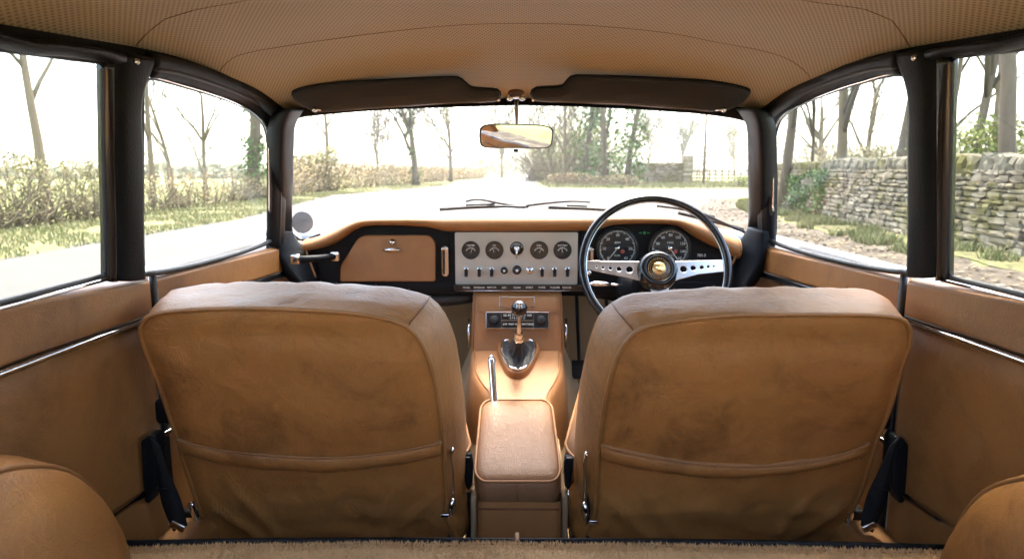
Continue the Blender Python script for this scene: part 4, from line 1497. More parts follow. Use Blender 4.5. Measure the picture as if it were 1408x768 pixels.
for x in (-0.006, 0, 0.006):
    gt.slab([kmx @ V((x - 0.0008, -0.0055, 0)), kmx @ V((x + 0.0008, -0.0055, 0)), kmx @ V((x + 0.0008, 0.0055, 0)), kmx @ V((x - 0.0008, 0.0055, 0))], kd * 0.0008)
gt.slab([kmx @ V((-0.0068, -0.0007, 0.0001)), kmx @ V((0.0068, -0.0007, 0.0001)), kmx @ V((0.0068, 0.0007, 0.0001)), kmx @ V((-0.0068, 0.0007, 0.0001))], kd * 0.0009)
gt.build("shift_pattern", "white_mark", kb, smooth=False)

# ================================================================== HANDBRAKE
h0, h1 = PY(680, 556, 1.53), PY(675.5, 493, 1.63)
hbk = thing("handbrake", "straight chrome handbrake lever lying beside the gearlever on the console", "handbrake", tuple(h0))
m = MB(); m.tube([h0 + (h0 - h1) * 0.2, h0, h1.lerp(h0, 0.12), h1.lerp(h0, 0.06), h1], [0.0086, 0.0086, 0.0082, 0.0096, 0.0088], 16); m.build("grip", "chrome", hbk)
m = MB(); m.lathe([(0.0001, 0.012), (0.004, 0.011), (0.005, 0.006), (0.005, -0.004)], h1, (h1 - h0), 14); m.build("release_button", "chrome", hbk)

# ================================================================== REAR VIEW MIRROR
mc = PY(710.5, 188.5, 1.56)
mir = thing("rear_view_mirror", "rounded dark framed rear view mirror hanging on a chrome stem from the roof", "mirror", tuple(PY(709.5, 132, 1.63)))
mn = V((0.0, -1, 0.0)); 
# faces a point a little above and to the right of the camera so that it shows the rear quarter
mn = V((0.29, -0.95, -0.095)).normalized()
mmx = frame_at(mc, mn)
s_ = 1.56 / FPX
w_, h_ = 104 * s_, 32.5 * s_


def mir_out(kx, ky, n=40):
    pts = []
    for k in range(n):
        a = 2 * math.pi * k / n
        c_, s2 = math.cos(a), math.sin(a)
        e = 0.36
        x = abs(c_) ** e * (1 if c_ > 0 else -1) * w_ / 2 * kx
        y = abs(s2) ** e * (1 if s2 > 0 else -1) * h_ / 2 * ky
        y += 0.0022 * (1 - (x / (w_ / 2)) ** 2)
        if y < 0: x *= 0.98
        pts.append((x, y))
    return pts


m = MB()
rows = [[mmx @ V((x, y, z)) for x, y in mir_out(kx, ky)] for kx, ky, z in ((0.955, 0.87, 0.0015), (0.975, 0.93, 0.003), (0.995, 0.985, 0.002), (1.0, 1.0, -0.001), (0.98, 0.95, -0.010), (0.85, 0.7, -0.017), (0.3, 0.2, -0.020))]
m.grid(rows, closed_u=True, cap=False); m.build("housing", NT("mirror_housing").out((0.045, 0.038, 0.028), 0.35), mir)
m = MB(); m.grid([[mmx @ V((x, y, 0.0048 - 0.45 * (x * x + y * y))) for x, y in mir_out(0.965 * k, 0.90 * k)] for k in (1.0, 0.9, 0.8, 0.65, 0.5, 0.35, 0.2, 0.1, 0.001)], closed_u=True); m.build("mirror_glass", "mirror", mir)
m = MB(); p = mmx @ V((0, -h_ / 2 - 0.003, -0.004)); m.box(p, (0.010, 0.008, 0.007)); m.build("dip_tab", "vinyl", mir, bevel=0.0015)
mb_ = V((CX - 0.014, 1.665, roof_z(CX, 1.665) - 0.004))
tp = PY(710, 139, 1.60)
m = MB(); m.tube([tp, tp.lerp(mc, 0.5), mc + V((0, 0.022, 0.022)), mc + V((0, 0.020, 0.0))], [0.0050, 0.0040, 0.0034, 0.004], 12); m.build("stem", "chrome", mir)
m = MB(); m.lathe([(0.0001, -0.006), (0.010, -0.006), (0.017, -0.003), (0.0185, 0.002), (0.0185, 0.006)], PY(709.5, 130.5, 1.61), V((0, 0.3, 1)), 24); m.build("mount_cup", NT("mount_cup").out((0.10, 0.035, 0.015), 0.25), mir)
for sx in (-1, 1):
    m = MB()
    c_ = PY(709.5 + sx * 8.5, 135, 1.598)
    m.lathe([(0.0001, 0.003), (0.0045, 0.0025), (0.0065, 0.0), (0.0075, -0.004)], c_, fy, 16, squash=((1, 0, 0), 0.8)); m.build("mount_lug", "chrome", mir)

# ================================================================== SUN VISORS
for sx, out_px, lab in (
    (-1, [(402, 126), (420, 119), (460, 114), (520, 110), (580, 107), (624, 105.5), (634, 108), (643, 116), (650, 120.5), (670, 121.5), (684, 123), (688, 128), (687, 134), (682, 137.5), (640, 140.5), (600, 142.5), (560, 145.5), (510, 148.5), (460, 152.5), (440, 153), (425, 149), (412, 141), (404, 134)], "black padded sun visor on the passenger side, left of the rear view mirror"),
    (1, [(1031, 124), (1018, 118), (980, 112), (920, 108), (860, 105), (798, 103.5), (786, 105), (778, 112), (772, 119), (750, 120), (735, 121.5), (730, 127), (731, 133), (737, 137), (780, 140), (820, 142), (860, 143.5), (910, 147.5), (950, 150), (975, 152.5), (995, 150.5), (1015, 144), (1027, 134)], "black padded sun visor above the steering wheel, right of the mirror")):
    vo = thing("sun_visor", lab, "sun visor", tuple(PY(688 if sx < 0 else 731, 130, 1.60)), "sun visors under the front of the roof lining")
    rim_ = []
    for x, y in out_px:
        r_ = ray(x, y)
        # a slanting plane: nearer at the top edge
        p0 = V((0, 1.615, 1.197)); n0 = V((0, 0.62, 0.78)).normalized()
        # follows the bow of the header
        p = PP(x, y, p0, n0)
        k = 1 - ((p.x - CX) / 0.55) ** 2
        p = PP(x, y, p0 + V((0, -0.055 + 0.06 * k, -0.0)), n0)
        rim_.append(p)
    rim_ = smooth_pts(rim_, 90, True)
    nv = V((0, -0.62, -0.78)).normalized()
    cx_ = sum(rim_, V()) / len(rim_)
    rows = []
    # spine for shrinking rings: shrink vertically first
    def shrink(p, d):
        # pull towards the long mid-line
        u = (p.x - cx_.x)
        mid = V((cx_.x + u * 0.93, cx_.y, cx_.z))
        # local mid from the outline
        same = [q for q in rim_ if abs(q.x - mid.x) < 0.012]
        if same:
            lo_ = min(same, key=lambda q: q.z); hi_ = max(same, key=lambda q: q.z)
            mid = (lo_ + hi_) / 2
        return p.lerp(mid, d)
    th = 0.0085
    for d, h in ((0.999, -th), (0.5, -th), (0.12, -th * 0.8), (0.03, -th * 0.45), (0.0, 0.0), (0.03, th * 0.5), (0.10, th * 0.85), (0.28, th * 1.0), (0.6, th * 1.12), (0.999, th * 1.15)):
        r = []
        for p in rim_:
            q = shrink(p, d) + nv * h
            if d > 0.1:
                q += nv * (0.0028 * noise.noise(V((q.x * 11, q.z * 34, 4 + sx))))
            r.append(q)
        rows.append(r)
    m = MB(); m.grid(rows, closed_u=True); m.build("pad", "visor", vo, fix=True)
    m = MB(); m.tube([p for p in rim_], 0.0022, 6, closed=True); m.build("edge_welt", "vinyl", vo)
    # pivots
    xo = 432 if sx < 0 else 996
    m = MB(); a_, b_ = PY(xo, 151, 1.60), PY(xo + (16 if sx < 0 else -16), 150.5, 1.62)
    m.lathe([(0.0001, 0.004), (0.0038, 0.003), (0.0055, 0.0), (0.0058, -0.006)], a_ + V((0, 0, -0.001)), V((0, -0.8, -0.6)), 14); m.tube([a_, b_], 0.0028, 8); m.build("outer_pivot", "chrome", vo)
    xi = 686 if sx < 0 else 733
    m = MB(); m.lathe([(0.0001, 0.003), (0.003, 0.002), (0.004, -0.004)], PY(xi, 137.5, 1.598), V((0, -0.8, -0.6)), 12); m.build("inner_pivot", "chrome", vo)
# ================================================================== FRONT SEATS
SP0 = V((0, 1.05, 0.81))
SDIR = (V((0, 1.225, 0.33)) - SP0).normalized()
SN = V((1, 0, 0)).cross(SDIR).normalized()
if SN.y > 0: SN = -SN            # points back towards the camera
SF = V((0, 1, 0.02)).normalized()   # forward


def seat(sx, pipe_px, band_top, band_bot, label):
    C3 = [PP(x, y, SP0, SN) for x, y in pipe_px]
    N_ = 150
    P = smooth_pts(C3, N_, True)
    # straighten the direction: start at lowest inner corner does not matter, rings keep their index
    cen = sum(P, V()) / len(P)
    rt = thing("bucket_seat", label, "car seat", (cen.x, 1.30, 0.24), "front seats")
    xmin = min(p.x for p in P); xmax = max(p.x for p in P); ztop = max(p.z for p in P); zbot = min(p.z for p in P)
    inner = 1 if sx < 0 else -1      # direction of the tunnel side

    def outdir(p):
        i = P.index(p)
        t_ = (P[(i + 1) % N_] - P[i - 1]).normalized()
        o = t_.cross(SN).normalized()
        if o.dot(p - cen) < 0: o = -o
        return o
    OD = [outdir(p) for p in P]

    def ring(grow, fwd, tuft=0.0, dz=0.0):
        r = []
        for p, o in zip(P, OD):
            g = grow
            hor = max(0, o.x * inner)           # side facing the tunnel
            top = max(0, o.z)
            kk = 0.55 * top + 1.0 * hor + 0.6 * max(0, -o.x * inner)
            gg = g * kk
            q = p + o * gg + SF * fwd + V((0, 0, dz * top))
            if tuft:
                q += V((0, 0, 1)) * (-abs(math.sin((p.x - xmin) / 0.058 * math.pi / 1.0)) ** 0.4 * tuft + tuft) * top * 0
                s_ = abs(math.sin((p.x - xmin) * math.pi / 0.062))
                q += V((0, 0, -tuft * (1 - s_ ** 0.5))) * top
            w = 0.0022 * noise.noise(V((p.x * 16, p.z * 16, fwd * 30 + sx * 3))) + 0.0010 * noise.noise(V((p.x * 45, p.z * 45, fwd * 60)))
            q += o * w
            r.append(q)
        return r
    rows = [ring(-0.012, -0.002), ring(-0.003, 0.000), ring(0.002, 0.006), ring(0.008, 0.020), ring(0.017, 0.040), ring(0.024, 0.062), ring(0.029, 0.085), ring(0.031, 0.106, 0.001, 0.004), ring(0.028, 0.124, 0.004, 0.006), ring(0.023, 0.139, 0.009, 0.005), ring(0.010, 0.152, 0.010, -0.002), ring(-0.02, 0.158, 0.006, -0.01)]
    fc = sum(rows[-1], V()) / N_
    for k, d in ((0.80, 0.158), (0.5, 0.140), (0.2, 0.135), (0.01, 0.134)):
        rows.append([cen + (p - fc) * k + SF * d for p in rows[11]])
    m = MB(); m.grid(rows, closed_u=True); back = m.build("backrest", "leather", rt)
    # rear panel, gently dished and creased
    rp = []
    for k in [1.0, 0.985, 0.965, 0.94, 0.90, 0.85] + [0.85 - 0.85 * i / 34 for i in range(1, 35)]:
        r = []
        for p in P:
            q = cen + (p - cen) * max(k, 0.004)
            edge = 1 - k
            h = 0.006 * min(1, edge / 0.10) + 0.002
            v = (ztop - q.z) / (ztop - zbot)
            uu = (q.x - xmin) / (xmax - xmin)
            h += min(1, edge * 6) * (0.0065 * noise.noise(V((q.x * 5.5, q.z * 6.5, 7 * sx))) + 0.0030 * noise.noise(V((q.x * 15, q.z * 13, 3 * sx))) + 0.0013 * noise.noise(V((q.x * 44, q.z * 40, 5 * sx))))
            # shadow-giving hollows under the top and creases in the cloth
            h -= 0.006 * math.exp(-((v - 0.08) / 0.05) ** 2) * min(1, edge * 8)
            if v > 0.62:
                s_ = (v - 0.62) / 0.38
                for (a_, b_, w_, am) in ((0.06, 1.05, 0.020, 1), (0.94, -1.05, 0.020, 1), (0.02, 0.55, 0.018, 0.8), (0.98, -0.5, 0.018, 0.8), (0.22, 0.65, 0.022, 0.6), (0.78, -0.6, 0.022, 0.6)):
                    d_ = uu - (a_ + b_ * (v - 0.68) * 0.9)
                    h += am * 0.011 * math.exp(-(d_ / w_) ** 2) * min(1, s_ * 4) * (1 - s_ * 0.4) * min(1, edge * 7)
                h += 0.0060 * noise.noise(V((q.x * 9, q.z * 26, 2 + sx))) * min(1, s_ * 3) * min(1, edge * 7)
            r.append(q + SN * h)
        rp.append(r)
    m = MB(); m.grid(rp, closed_u=True); pan = m.build("rear_panel", "leather", back)
    m = MB(); m.tube([p + SN * 0.003 for p in P], 0.0042, 8, closed=True); m.build("piping", "leather_trim", back)
    # map pocket hem: swollen band across the panel
    bt = smooth_pts([PP(x, y, SP0 + SN * 0.008, SN) for x, y in band_top], 60); bb = smooth_pts([PP(x, y, SP0 + SN * 0.008, SN) for x, y in band_bot], 60)
    rows = []
    for i, (a, b) in enumerate(zip(bt, bb)):
        e = min(1, min(i, 59 - i) / 4)
        w = 0.0012 * noise.noise(a * 30)
        r = []
        for k in range(11):
            t_ = k / 10
            h = (0.0075 * math.sin(math.pi * min(1, t_ * 1.15 + 0.0)) ** 0.6 if t_ < 0.87 else 0.0005)
            if k == 0: h = -0.004
            if k == 10: h = -0.006
            r.append(a.lerp(b, t_) + SN * (h * (0.4 + 0.6 * e) + w))
        rows.append(r)
    m = MB(); m.grid(rows); pk = m.build("pocket_hem", "leather", back)
    m = MB(); m.tube([p + SN * 0.0042 for p in bt], 0.0020, 6)
    m.build("hem_welt", "leather_trim", pk)
    stc = MB()
    st_line = resample([a.lerp(b, 0.88) + SN * 0.0035 for a, b in zip(bt, bb)], 124)
    for i in range(0, 122, 2):
        stc.tube([st_line[i], st_line[i].lerp(st_line[i + 1], 0.9)], 0.0007, 4)
    stc.build("stitching", "stitch", pk)
    # seam of the bolster on the tunnel side and its top
    k0 = 120 if sx < 0 else 30
    corner = min(range(N_), key=lambda i: (P[i] - PP(560 if sx < 0 else 874, 448 if sx < 0 else 456, SP0, SN)).length)
    allr = [ring(0.0025, 0.004), ring(0.010, 0.020), ring(0.019, 0.040), ring(0.0262, 0.062), ring(0.0312, 0.085), ring(0.0332, 0.106, 0, 0.004), ring(0.030, 0.124, 0, 0.006)]
    m = MB(); m.tube([r[corner] for r in allr[:6]], 0.0009, 6); m.build("bolster_seam", "stitch", back)
    # tuft lines over the crest
    tl = MB()
    n_t = 7
    for k in range(n_t):
        tl = MB()
        xx = xmin + (xmax - xmin) * (0.18 + 0.66 * k / (n_t - 1))
        i = min([j for j in range(N_) if OD[j].z > 0.5], key=lambda j: abs(P[j].x - xx))
        rr = [ring(0.0300, 0.126, 0.003, 0.006)[i], ring(0.0225, 0.139, 0.006, 0.004)[i], ring(0.0085, 0.151, 0.006, -0.004)[i]]
        tl.tube([p for p in rr], 0.0012, 5)
        tl.build("flute_stitching", "stitch", back)

    # cushion
    xi = (PY(648, 600, 1.42).x if sx < 0 else PY(776, 600, 1.42).x)
    xo = xmin - 0.0 if sx < 0 else xmax
    w_ = abs(xi - xo); cxm = (xi + xo) / 2
    rows = []
    for (g, z) in ((-0.03, 0.26), (-0.006, 0.30), (0, 0.40), (0.000, 0.455), (-0.010, 0.478), (-0.05, 0.492), (-0.14, 0.497), (-0.23, 0.499)):
        r = []
        for u, v in rrect(w_ + 2 * g, 0.54 + 2 * g, max(0.012, 0.12 + g * 0.5), 8):
            if u * inner > 0: u *= 1 - 0.30 * max(0, min(1, (v + 0.13) / 0.40))
            r.append(V((cxm + u, 1.535 + v, z + 0.02 * (v / 0.27) * (1 if z > 0.4 else 0))))
        rows.append(r)
    m = MB(); m.grid(rows, closed_u=True, cap=True); cu = m.build("seat_cushion", "leather_arm", rt)
    m = MB(); m.tube([p + V((0, 0, 0.002)) for p in rows[3]], 0.0035, 8, closed=True); m.build("cushion_piping", "leather_pad", cu)
    m = MB()
    zig = []
    for k in range(7):
        xx = cxm - w_ / 2 + w_ * (k + 1) / 8
        seg_ = [V((xx, 1.33, 0.488)), V((xx, 1.5, 0.4975)), V((xx, 1.72, 0.514))]
        zig += seg_ if k % 2 == 0 else seg_[::-1]
    m.tube(zig, 0.0012, 5)
    m.build("flute_stitching", "stitch", cu)
    # runners, recliner and brackets
    m = MB()
    for xx in (cxm - w_ * 0.38, cxm + w_ * 0.38):
        m.box((xx, 1.5, 0.235), (0.03, 0.5, 0.05))
    m.box((cxm, 1.30, 0.27), (w_ * 0.86, 0.03, 0.06))
    m.build("runner_frame", "dark_metal", rt, bevel=0.004)
    if sx < 0:
        lev = [(622, 617), (620, 628), (622, 650), (623, 690), (622, 742)]; br = [(615, 700), (609, 712), (606, 742)]; pin = (612, 708)
        ob = [(262, 690), (270, 715), (276, 742)]
    else:
        lev = [(807, 623), (804, 634), (805, 655), (803, 695), (805, 742)]; br = [(813, 702), (818, 715), (822, 742)]; pin = (816, 717)
        ob = [(1172, 690), (1168, 715), (1160, 742)]
    m = MB()
    lp = [PY(x, y, 1.165 + 0.02 * k) for k, (x, y) in enumerate(lev)]
    m.tube(smooth_pts(lp, 20), [0.005 - 0.0 * k for k in range(20)], 8, flat=0.6)
    lv = m.build("recliner_lever", "chrome", rt)
    m = MB(); c_ = PY(lev[3][0], lev[3][1] + 6, 1.205)
    m.lathe([(0.0001, 0.005), (0.012, 0.004), (0.017, 0.001), (0.018, -0.004)], c_, V((inner * 0.97, -0.25, 0)), 20, squash=((0, 0, 1), 0.6)); m.build("recliner_boss", "chrome", rt)
    m = MB(); m.box(PY(pin[0], pin[1], 1.19), (0.016, 0.006, 0.008)); m.build("pivot_pin", "chrome", rt, bevel=0.002)
    m = MB()
    xb = PY(lev[3][0] - inner * 5, 720, 1.24).x
    m.box((xb, 1.27, 0.36), (0.008, 0.10, 0.26)); m.build("side_plate", "dark_metal", rt, bevel=0.003)
    m = MB(); m.tube(smooth_pts([PY(x, y, 1.20) for x, y in ob], 12), 0.006, 8, flat=0.6); m.build("outer_bracket", "chrome", rt)
    m = MB(); c_ = PY(ob[1][0] + inner * 3, 722, 1.24); m.box(c_, (0.035, 0.06, 0.09)); m.build("hinge_block", "dark_metal", rt, bevel=0.006)
    return rt


seat(-1, [(296, 760), (284, 722), (263, 660), (242, 593), (219, 525), (201, 479), (195, 456), (198, 442), (211, 431), (258, 424.5), (335, 422), (413, 424), (491, 429.5), (543, 440), (569, 455), (589, 490), (602, 541), (609, 598), (613, 660), (613, 702), (603, 760)],
     [(243, 603), (280, 611), (310, 617), (387, 625), (465, 626.5), (543, 619), (607, 606)], [(250, 624), (280, 633), (315, 641), (387, 648), (450, 650), (543, 640), (607, 627.5)],
     "worn tan leather front seat on the left, in front of the glovebox, seen from behind")
seat(1, [(824, 760), (819, 702), (821, 645), (826, 588), (835, 536), (847, 494), (864, 464), (888, 448), (925, 440), (1003, 432), (1081, 430.5), (1159, 430.5), (1208, 432), (1238, 437), (1249, 451), (1249, 474), (1239, 500), (1221, 562), (1200, 614), (1184, 670), (1164, 712), (1150, 760)],
     [(826, 610), (860, 619), (900, 627), (977, 637), (1055, 638), (1133, 628), (1196, 608)], [(826, 632), (860, 642), (925, 652), (993, 658.5), (1081, 652), (1143, 640), (1190, 629)],
     "worn tan leather driver's seat on the right, behind the steering wheel, seen from behind")

# ================================================================== SEAT BELTS
for sx in (-1, 1):
    X0 = XL if sx < 0 else XR
    if sx < 0:
        plate_px = [(192, 607), (201, 600), (210, 599), (214, 606), (216, 640), (214, 668), (204, 694), (197, 690), (195, 655)]
        str_a = [(207, 603), (214, 640), (222, 690), (238, 730)]; str_b = [(219, 612), (232, 650), (248, 688), (257, 722)]
        lab = "black seat belt strap and reel cover on the left side panel, beside the left seat"
        Yp = 1.10
    else:
        plate_px = [(1251, 612), (1243, 603), (1234, 599), (1229, 606), (1226, 640), (1228, 668), (1238, 694), (1246, 690), (1249, 655)]
        str_a = [(1236, 602), (1228, 640), (1218, 690), (1200, 732)]; str_b = [(1225, 612), (1208, 650), (1192, 684), (1184, 722)]
        lab = "black seat belt strap and reel cover on the right side panel, beside the driver's seat"
        Yp = 1.13
    q = [PY(x, y, Yp) for x, y in plate_px]
    sb_ = thing("seat_belt", lab, "seat belt", tuple(q[5]), "seat belts beside the front seats")
    m = MB(); m.slab(q, (0, 0.035, 0)); m.build("reel_cover", "vinyl", sb_, bevel=0.006, smooth=True)
    A = smooth_pts([PY(x, y, Yp - 0.006 + 0.010 * k) for k, (x, y) in enumerate(str_a)], 24); B = smooth_pts([PY(x, y, Yp - 0.001 + 0.010 * k) for k, (x, y) in enumerate(str_b)], 24)
    rows = []
    for a, b in zip(A, B):
        rows.append([a, a.lerp(b, .5) + V((0, -0.002, 0)), b, b + V((0, 0.003, 0)), a + V((0, 0.003, 0))])
    m = MB(); m.grid(rows, closed_u=True, cap=True); m.build("webbing", "webbing", sb_)
    m = MB(); a, b = A[14], B[14]
    m.tube([A[12] + V((0, -0.003, 0)), B[12] + V((0, -0.003, 0))], 0.0022, 6); m.build("stitched_fold", "webbing", sb_)
    m = MB(); a, b = A[-2], B[-2]; m.box((a + b) / 2 + V((0, -0.004, 0)), ((a - b).length * 1.05, 0.006, 0.014), Matrix.Rotation(0.5 * -sx, 3, "Y")); m.build("belt_tongue", "chrome", sb_, bevel=0.003)

for sx, bpx, st_px, lab in ((-1, [(636, 626), (648, 624), (651, 640), (649, 668), (644, 676), (640, 668), (637, 645)], [(645, 676), (646, 710), (643, 745)], "black belt buckle standing between the left seat and the armrest box"),
                       (1, [(777, 627), (789, 629), (788, 646), (784, 668), (781, 676), (777, 668), (775, 640)], [(781, 674), (783, 700), (786, 745)], "black belt buckle on a metal stalk between the armrest box and the driver's seat")):
    c_ = PY(bpx[4][0], bpx[4][1], 1.27)
    bk = thing("belt_buckle", lab, "belt buckle", tuple(c_), "belt buckles beside the armrest")
    m = MB(); m.slab([PY(x, y, 1.27) for x, y in bpx], (0, 0.018, 0)); m.build("buckle_body", "vinyl", bk, bevel=0.004, smooth=True)
    m = MB(); m.tube(smooth_pts([PY(x, y, 1.28) for x, y in st_px], 12), 0.0045, 8, flat=1.4); m.build("stalk", "webbing" if sx < 0 else "chrome", bk)
    m = MB(); m.box(PY((bpx[0][0] + bpx[1][0]) / 2, bpx[0][1] + 1.5, 1.272), (0.013, 0.012, 0.003)); m.build("release_button", "dark_metal", bk, bevel=0.001)
# ================================================================== OUTSIDE
def G(px, py):
    return PZ(px, py, 0.0)


def gx(px, Y):
    return PY(px, 236, Y).x


rnd = random.Random(11)


def foliage_mat(name, cols, rough=0.6, trans=0.0):
    t = NT(name)
    geo = t.n("ShaderNodeNewGeometry")
    st = [(i / (len(cols) - 1), c) for i, c in enumerate(cols)]
    c = t.ramp(geo.outputs["Random Per Island"], st)
    return t.out(c, rough, Specular_IOR_Level=0.2)


def bark_mat(name, a, b):
    t = NT(name)
    mp = t.n("ShaderNodeMapping"); mp.inputs["Scale"].default_value = (1, 1, 0.25)
    t.l(t.obj(), mp.inputs["Vector"])
    nz = t.noise(9, 8, 0.7, vec=mp.outputs[0])
    return t.out(t.mix(nz, a, b), 0.9, t.bump(nz, 0.8, 0.03))


M["bark"] = bark_mat("bark", (0.060, 0.040, 0.022), (0.155, 0.110, 0.065))
M["bark_pale"] = bark_mat("pale_bark", (0.095, 0.064, 0.034), (0.20, 0.145, 0.08))
M["twig"] = NT("twigs").out((0.07, 0.052, 0.035), 0.9)
M["twig_pale"] = NT("pale_twigs").out((0.13, 0.098, 0.055), 0.9)
M["ivy"] = foliage_mat("ivy_leaves", [(0.035, 0.075, 0.014), (0.07, 0.12, 0.022), (0.11, 0.165, 0.035)])
M["fresh"] = foliage_mat("spring_leaves", [(0.11, 0.14, 0.025), (0.18, 0.20, 0.045), (0.26, 0.24, 0.07)])
M["hedge"] = foliage_mat("hedge_leaves", [(0.11, 0.115, 0.03), (0.22, 0.18, 0.07), (0.32, 0.25, 0.12), (0.16, 0.17, 0.04)])
M["dead"] = foliage_mat("dry_growth", [(0.26, 0.185, 0.09), (0.36, 0.26, 0.14), (0.18, 0.135, 0.065)])
M["grass"] = foliage_mat("grass_blades", [(0.09, 0.105, 0.028), (0.14, 0.15, 0.045), (0.22, 0.195, 0.085), (0.27, 0.22, 0.12)])
M["far_wood"] = foliage_mat("far_wood", [(0.24, 0.22, 0.13), (0.30, 0.26, 0.16), (0.20, 0.21, 0.12)])  # far woods and hedgerow: distance haze is put into these pale tones


def ground_mat(name, stops, sc=1.0, bump=0.02, rough=0.95, fine=40):
    t = NT(name)
    n1 = t.noise(0.35 * sc, 8, 0.6)
    n2 = t.noise(fine, 6, 0.7)
    c = t.ramp(n1, stops)
    c = t.mix(t.ramp(n2, [(0.35, (0, 0, 0)), (0.7, (0.5, 0.5, 0.5))]), c, tuple(x * 0.62 for x in stops[0][1]))
    return t.out(c, rough, t.bump(n2, 0.7, bump), Specular_IOR_Level=0.2)


M["earth"] = ground_mat("field_grass", [(0.30, (0.15, 0.18, 0.05)), (0.55, (0.22, 0.22, 0.08)), (0.75, (0.28, 0.24, 0.11))], 0.5)
M["asphalt"] = ground_mat("worn_asphalt", [(0.3, (0.070, 0.065, 0.058)), (0.6, (0.090, 0.083, 0.073)), (0.8, (0.110, 0.100, 0.086))], 1.5, 0.006, 0.85, 90)
M["gravel"] = ground_mat("gravel_dirt", [(0.36, (0.045, 0.034, 0.024)), (0.5, (0.095, 0.074, 0.053)), (0.62, (0.16, 0.13, 0.095))], 3.0, 0.03, 0.95, 22)
M["verge"] = ground_mat("verge_grass", [(0.35, (0.11, 0.12, 0.04)), (0.55, (0.17, 0.15, 0.07)), (0.72, (0.22, 0.175, 0.10))], 3.0, 0.03)


def sheet(name, xy, z, mat):
    me = bpy.data.meshes.new(name)
    me.from_pydata([(x, y, z) for x, y in xy], [], [tuple(range(len(xy)))])
    o = link_mesh(name, me, mat, smooth=False, kind="structure")
    return o


def wavy(pts, amp, step=0.7, seed=0):
    out = []
    for a, b in zip(pts, pts[1:]):
        L = math.dist(a, b); n_ = max(1, int(L / step))
        nx, ny = -(b[1] - a[1]) / L, (b[0] - a[0]) / L
        for k in range(n_):
            t_ = k / n_; x, y = lerp(a[0], b[0], t_), lerp(a[1], b[1], t_)
            w = amp * noise.noise(V((x * 0.9, y * 0.9, seed)))
            out.append((x + nx * w, y + ny * w))
    out.append(pts[-1])
    return out


sheet("ground", [(-900, -300), (900, -300), (900, 1500), (-900, 1500)], 0.0, "earth")
road_l = wavy([(-6.3, -40), (-6.3, 9), (-6.3, 15), (-7.3, 22), (-8.3, 30), (-7.0, 38), (-5.7, 50), (-4.6, 70), (-2.6, 110), (0.5, 200), (6, 330)], 0.3, 1.2)
road_r = wavy([(12, 330), (6.5, 200), (3.4, 110), (1.8, 60), (1.3, 46), (3.5, 42.5), (9, 40), (30, 38), (60, 37), (60, 31), (30, 31.5), (14, 31), (8.5, 28), (6.2, 22), (4.4, 14), (3.0, 8), (2.2, 2), (2.0, -40)], 0.3, 1.2, 3)
sheet("road", road_l + road_r, 0.004, "asphalt")
lay = wavy([(1.6, -30), (1.8, 3), (2.6, 8), (3.9, 14), (5.6, 21), (7.4, 26)], 0.35, 0.5, 7) + wavy([(8.3, 25), (6.3, 20), (5.4, 14), (5.2, 8), (5.0, 2), (5.0, -30)], 0.5, 0.5, 9)
sheet("gravel_verge", lay, 0.008, "gravel")
gl = wavy([(-6.1, -30), (-6.1, 9), (-6.1, 15), (-7.1, 22), (-8.1, 30), (-6.8, 38), (-5.5, 50), (-4.5, 70), (-2.8, 105)], 0.25, 0.5, 5) + wavy([(-6, 105), (-8.3, 60), (-9.4, 30), (-9.6, 10), (-9.6, -30)], 0.2, 1.5, 6)
sheet("grass_verge", gl, 0.008, "verge")
gr = wavy([(6.4, -20), (6.5, 8), (6.9, 14), (8.6, 24), (10, 27), (12.5, 25), (13.0, 21), (8, -20)][::-1], 0.1, 2) 
sheet("wall_verge", wavy([(5.15, -20), (5.15, 5), (5.35, 9), (5.6, 14), (6.4, 19), (8.2, 24.5), (10.5, 27.5), (16, 29)], 0.35, 0.4, 8) + [(20, 28), (12, 18), (8, 8), (8, -20)], 0.012, "verge")
sheet("grass_island", wavy([(1.5, 47), (4, 43.6), (9, 41.2), (14, 40.2), (22, 39.6)], 0.3, 0.8, 2) + wavy([(24, 60), (4, 120), (2.2, 70), (1.5, 47)], 0.3, 2, 4), 0.012, "verge")


# ---- grass blades
def grass(name, spots, mat="grass", hmin=0.05, hmax=0.16, w=0.008):
    m = MB()
    for x, y in spots:
        a = rnd.uniform(0, math.tau); h = rnd.uniform(hmin, hmax); b = rnd.uniform(-0.6, 0.6) * h; c = rnd.uniform(-0.6, 0.6) * h
        dx, dy = math.cos(a) * w, math.sin(a) * w
        m.add([(x - dx, y - dy, 0.005), (x + dx, y + dy, 0.005), (x + b, y + c, h)], [(0, 1, 2)])
    return m.build(name, mat, kind="stuff", smooth=False, fix=False)


def patchy(x, y, s, th):
    return noise.noise(V((x * s, y * s, 3.3))) > th


sp = []
while len(sp) < 26000:
    Y = rnd.uniform(4, 34) if rnd.random() < 0.8 else rnd.uniform(30, 60); x = rnd.uniform(-9.6, -5.15)
    if x < interp(Y, [(4, -6.0), (15, -6.0), (22, -7.0), (30, -8.0), (38, -6.7), (50, -5.4)]) and patchy(x, Y, 0.9, -0.25): sp.append((x, Y))
grass("verge_grass_blades", sp, w=0.012, hmin=0.03, hmax=0.11)
sp = []
while len(sp) < 22000:
    Y = rnd.uniform(3, 27); t_ = (Y - 3) / 24; x0 = interp(Y, [(3, 4.9), (9, 5.1), (14, 5.5), (19, 6.3), (24, 8.0), (27, 10)]); x = x0 + abs(rnd.gauss(0, 0.7)) - 0.25
    if patchy(x, Y, 1.4, 0.05): sp.append((x, Y))
grass("roadside_grass_blades", sp, w=0.012)
sp = []
while len(sp) < 12000:
    Y = rnd.uniform(42, 70); x = rnd.uniform(2, 22)
    if x > 1.6 + 6 * max(0, 44.5 - Y) / 3 and patchy(x, Y, 0.6, -0.2): sp.append((x, Y))
